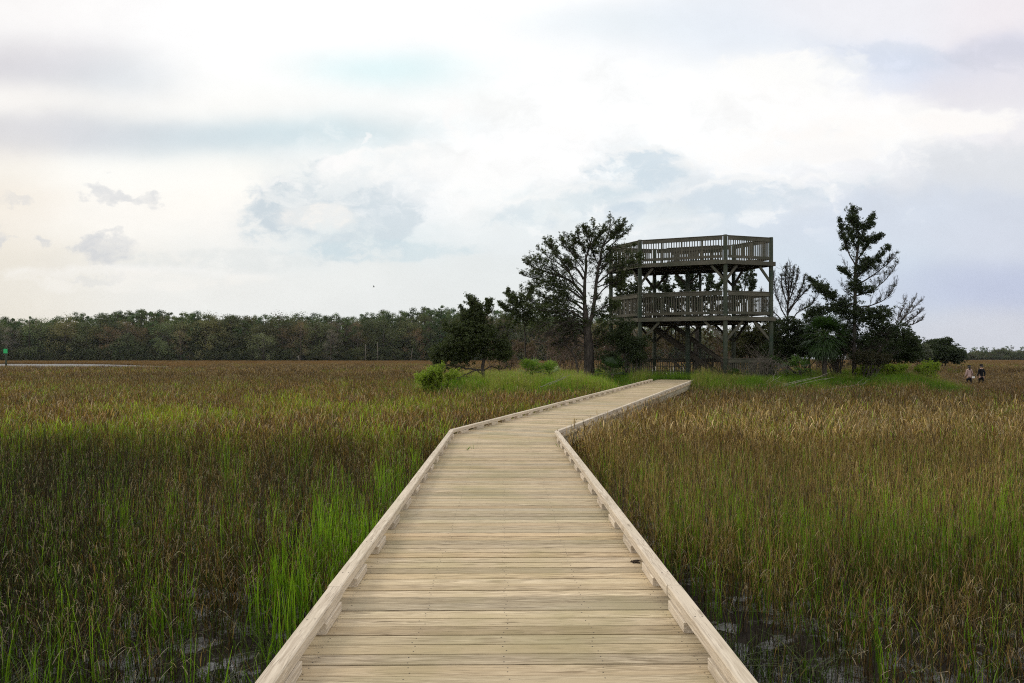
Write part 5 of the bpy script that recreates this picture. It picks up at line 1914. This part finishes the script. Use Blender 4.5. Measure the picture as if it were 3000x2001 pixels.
def person(label, x_, y_, hgt, top_mat, rz, woman, hat=False, bend=0.0):
    root = thing('person', label, 'person', 'people walking in the marsh')
    g = float(ground_z(x_, y_))
    root.location = (x_, y_, g)
    root.rotation_euler = (0, 0, rz)
    k = hgt / 1.72
    S = lambda *p: tuple(v_ * k for v_ in p)
    sh = .155 if woman else .175
    # facing +y (away from the camera); one continuous body
    J = [(S(0, 0, .95), .13 * k), (S(0, .01, 1.12), (.125 * k, .09 * k)), (S(0, 0, 1.32), (.15 * k, .10 * k)), (S(0, -.005, 1.43), (.10 * k, .08 * k)), (S(0, .01, 1.50), .052 * k),
         (S(0, .02, 1.57), (.062 * k, .075 * k)), (S(0, .02, 1.65), (.072 * k, .09 * k)), (S(0, .01, 1.70), (.045 * k, .055 * k))]
    E = [(0, 1), (1, 2), (2, 3), (3, 4), (4, 5), (5, 6), (6, 7)]
    hands = []
    for s_, swing in ((-1, .10), (1, -.08)):
        b = len(J)
        J += [(S(s_ * sh, 0, 1.40), .05 * k), (S(s_ * (sh + .05), -.03 + swing * .3, 1.12), .04 * k), (S(s_ * (sh + .055), .06 + swing, .89), .03 * k), (S(s_ * (sh + .05), .08 + swing, .83), (.024 * k, .034 * k))]
        E += [(3, b), (b, b + 1), (b + 1, b + 2), (b + 2, b + 3)]
        for q, (dy_, l, r_) in enumerate(((-.030, .085, .0088), (-.010, .095, .0090), (.010, .090, .0088), (.030, .07, .008))):
            c_ = len(J)
            J += [(S(s_ * (sh + .048), .08 + swing + dy_, .80), r_ * k), (S(s_ * (sh + .040), .088 + swing + dy_, .80 - l * .55), r_ * k), (S(s_ * (sh + .025), .10 + swing + dy_, .80 - l), r_ * .9 * k)]
            E += [(b + 3, c_), (c_, c_ + 1), (c_ + 1, c_ + 2)]
        c_ = len(J)
        J += [(S(s_ * (sh + .02), .115 + swing, .82), .011 * k), (S(s_ * (sh + .005), .135 + swing, .785), .009 * k)]
        E += [(b + 3, c_), (c_, c_ + 1)]
    for s_, st in ((-1, .16), (1, -.14)):
        b = len(J)
        J += [(S(s_ * .09, 0, .86), .085 * k), (S(s_ * .10, st * .55 + .03, .48), .058 * k), (S(s_ * .10, st - (.05 if st < 0 else 0), .09), .04 * k), (S(s_ * .11, st + .14, .03), (.04 * k, .03 * k))]
        E += [(0, b), (b, b + 1), (b + 1, b + 2), (b + 2, b + 3)]
    skin_mesh('body', J, E, M_SKIN, root)
    # face: nose and ears sit on the head
    mbf = MB()
    mbf.tube([S(0, .10, 1.625), S(0, .125, 1.60), S(0, .10, 1.595)], [.008 * k, .014 * k, .008 * k], 6)
    for s_ in (-1, 1):
        mbf.tube([S(s_ * .072, .01, 1.645), S(s_ * .082, 0, 1.62), S(s_ * .072, .005, 1.595)], [.008 * k, .014 * k, .008 * k], 6)
    mbf.build('face', M_SKIN, root, True)
    # shirt with sleeves, then trousers
    J = [(S(0, 0, 1.12), (.148 * k, .115 * k)), (S(0, 0, 1.32), (.168 * k, .118 * k)), (S(0, -.005, 1.43), (.115 * k, .095 * k)), (S(0, .0, 1.465), (.075 * k, .07 * k)), (S(0, 0, .98), (.16 * k, .13 * k)), (S(0, 0, .86), (.165 * k, .135 * k))]
    E = [(0, 1), (1, 2), (2, 3), (0, 4), (4, 5)]
    for s_, swing in ((-1, .10), (1, -.08)):
        b = len(J)
        J += [(S(s_ * sh, 0, 1.40), .066 * k), (S(s_ * (sh + .05), -.03 + swing * .3, 1.12), .054 * k), (S(s_ * (sh + .055), .05 + swing * .9, .91), .044 * k)]
        E += [(2, b), (b, b + 1), (b + 1, b + 2)]
    skin_mesh('shirt', J, E, top_mat, root)
    J = [(S(0, 0, .93), (.150 * k, .12 * k)), (S(0, 0, .88), (.14 * k, .12 * k))]
    E = [(0, 1)]
    for s_, st in ((-1, .16), (1, -.14)):
        b = len(J)
        J += [(S(s_ * .09, 0, .82), .10 * k), (S(s_ * .10, st * .55 + .03, .48), .075 * k), (S(s_ * .10, st - (.05 if st < 0 else 0), .12), .058 * k)]
        E += [(1, b), (b, b + 1), (b + 1, b + 2)]
    skin_mesh('trousers', J, E, M_BLACK, root)
    J = [(S(0, -.005, 1.67), (.088 * k, .098 * k)), (S(0, -.03, 1.60), (.085 * k, .075 * k)), (S(0, 0, 1.725), (.06 * k, .07 * k))]
    E = [(0, 1), (0, 2)]
    if woman:
        J += [(S(0, -.07, 1.50), (.075 * k, .04 * k)), (S(0, -.10, 1.40), (.05 * k, .025 * k))]
        E += [(1, 3), (3, 4)]
    skin_mesh('hair', J, E, M_HAIR, root)
    if hat:
        h_ = MB()
        an = np.linspace(0, 2 * math.pi, 24, endpoint=False)
        pts = np.array([(0, 0, 1.70), (0, 0, 1.72), (0, 0, 1.78), (0, 0, 1.79)]) * k
        h_.tube(pts, [.115 * k, .108 * k, .095 * k, .05 * k], 16)
        h_.build('hat', M_BLACK, root, True)
    return root, g, k


ZPp = 54.0
xa = (2225 - CX) / F * ZPp
pa, ga, ka = person('person with dark hair in a pale pink shirt and black trousers seen from behind', xa, ZPp, 1.68, M_PINK, R(-4), True)
xb = (2253 - CX) / F * (ZPp + .6)
person('person all in black with a dark cap seen from behind', xb, ZPp + .6, 1.72, M_BLACK, R(6), False, hat=True)
bag = thing('shoulder_bag', 'small white bag hanging at the hip of the person in pink', 'bag')
bz = ga + .88 * ka
mb_ = MB()
mb_.beam((xa + .20, ZPp - .17, bz - .07), (xa + .20, ZPp - .17, bz + .06), .20, .09, up=(0, 1, 0), bev=.03)
mb_.build('pouch', M_WHITE, bag)
mb_ = MB()
mb_.tube(curve([(xa + .19, ZPp - .16, bz + .08), (xa + .12, ZPp - .15, bz + .35), (xa + .02, ZPp - .10, bz + .56), (xa - .06, ZPp + .02, bz + .60)], 12), .012, 6)
mb_.build('strap', M_BLACK, bag)

# a gull far off over the wood
bd = MB()
c_ = P(858, 659, 190.0)
bd.tube([c_ + (-.25, 0, 0), c_ + (-.1, 0, .03), c_ + (.1, 0, .04), c_ + (.28, 0, .02)], [.03, .08, .08, .02], 8)
for s_ in (-1, 1):
    q0, q1, q2 = c_ + (0, 0, .05), c_ + (.05, s_ * .3, .28), c_ + (-.1, s_ * .55, .42)
    bd.add((q0 + (.1, 0, 0), q1 + (.1, 0, 0), q2, q1 + (-.1, 0, 0)), [(0, 1, 2, 3)])
    bd.add((q0 + (.1, 0, -.02), q1 + (-.1, 0, -.02), q0 + (-.1, 0, -.02), q0 + (-.1, 0, -.02)), [(0, 1, 2, 3)])
tag(bd.build('bird', plain('bird_grey', (.06, .06, .06))), 'tiny dark bird flying low over the left wood', 'bird')

# ------------------------------------------------------------------ small things on the boardwalk
mb_ = MB()
c_ = np.array((.975, 5.95))
for k in range(14):
    p = np.array((*(c_ + rng.normal(0, (.016, .012))), 0))
    p[2] = deck_z(p[0], p[1]) + .006
    d_ = nrm((rng.normal(), rng.normal(), .1)) * rng.uniform(.015, .04)
    mb_.tube([p - d_, p + (0, 0, .006), p + d_], [.003, .006, .002], 5, (1.1, .95, .8))
tag(mb_.build('plant_litter', M_BARK), 'small dark wad of plant litter on the planks by the right curb rail', 'litter')
for k, (px, py, Z, lean, lab) in enumerate(((1086, 1018, 13.6, -.25, 'tallest thin grass blade poking up through the planks near the bend'), (1072, 1020, 13.4, .1, 'short grass sprout through the planks left of the tallest blade'), (1282, 1010, 13.9, .1, 'grass sprout through the planks beside the inner corner of the bend'))):
    mb_ = MB()
    x_ = (px - CX) / F * Z
    z_ = deck_z(x_, Z)
    for q in range(3 if k else 2):
        hh = rng.uniform(.06, .11) * (1.9 if k == 0 and q == 0 else 1)
        b = np.array((x_ + rng.normal(0, .01), Z + rng.normal(0, .01), z_ - .02))
        a_ = lean + rng.normal(0, .25)
        mb_.add((b - (.004, 0, 0), b + (.004, 0, 0), b + (a_ * hh + .003, 0, hh * .6), b + (a_ * hh * .6 - .003, 0, hh * .6)), [(0, 1, 2, 3)], GR[1])
        mb_.add((b + (a_ * hh * .6 - .003, 0, hh * .6), b + (a_ * hh + .003, 0, hh * .6), b + (a_ * hh * 1.8, 0, hh), b + (a_ * hh * 1.8, 0, hh)), [(0, 1, 2, 3)], GR[0])
    tag(mb_.build('grass_sprout', M_LEAF), lab, 'grass sprout', 'grass sprouts in the boardwalk')
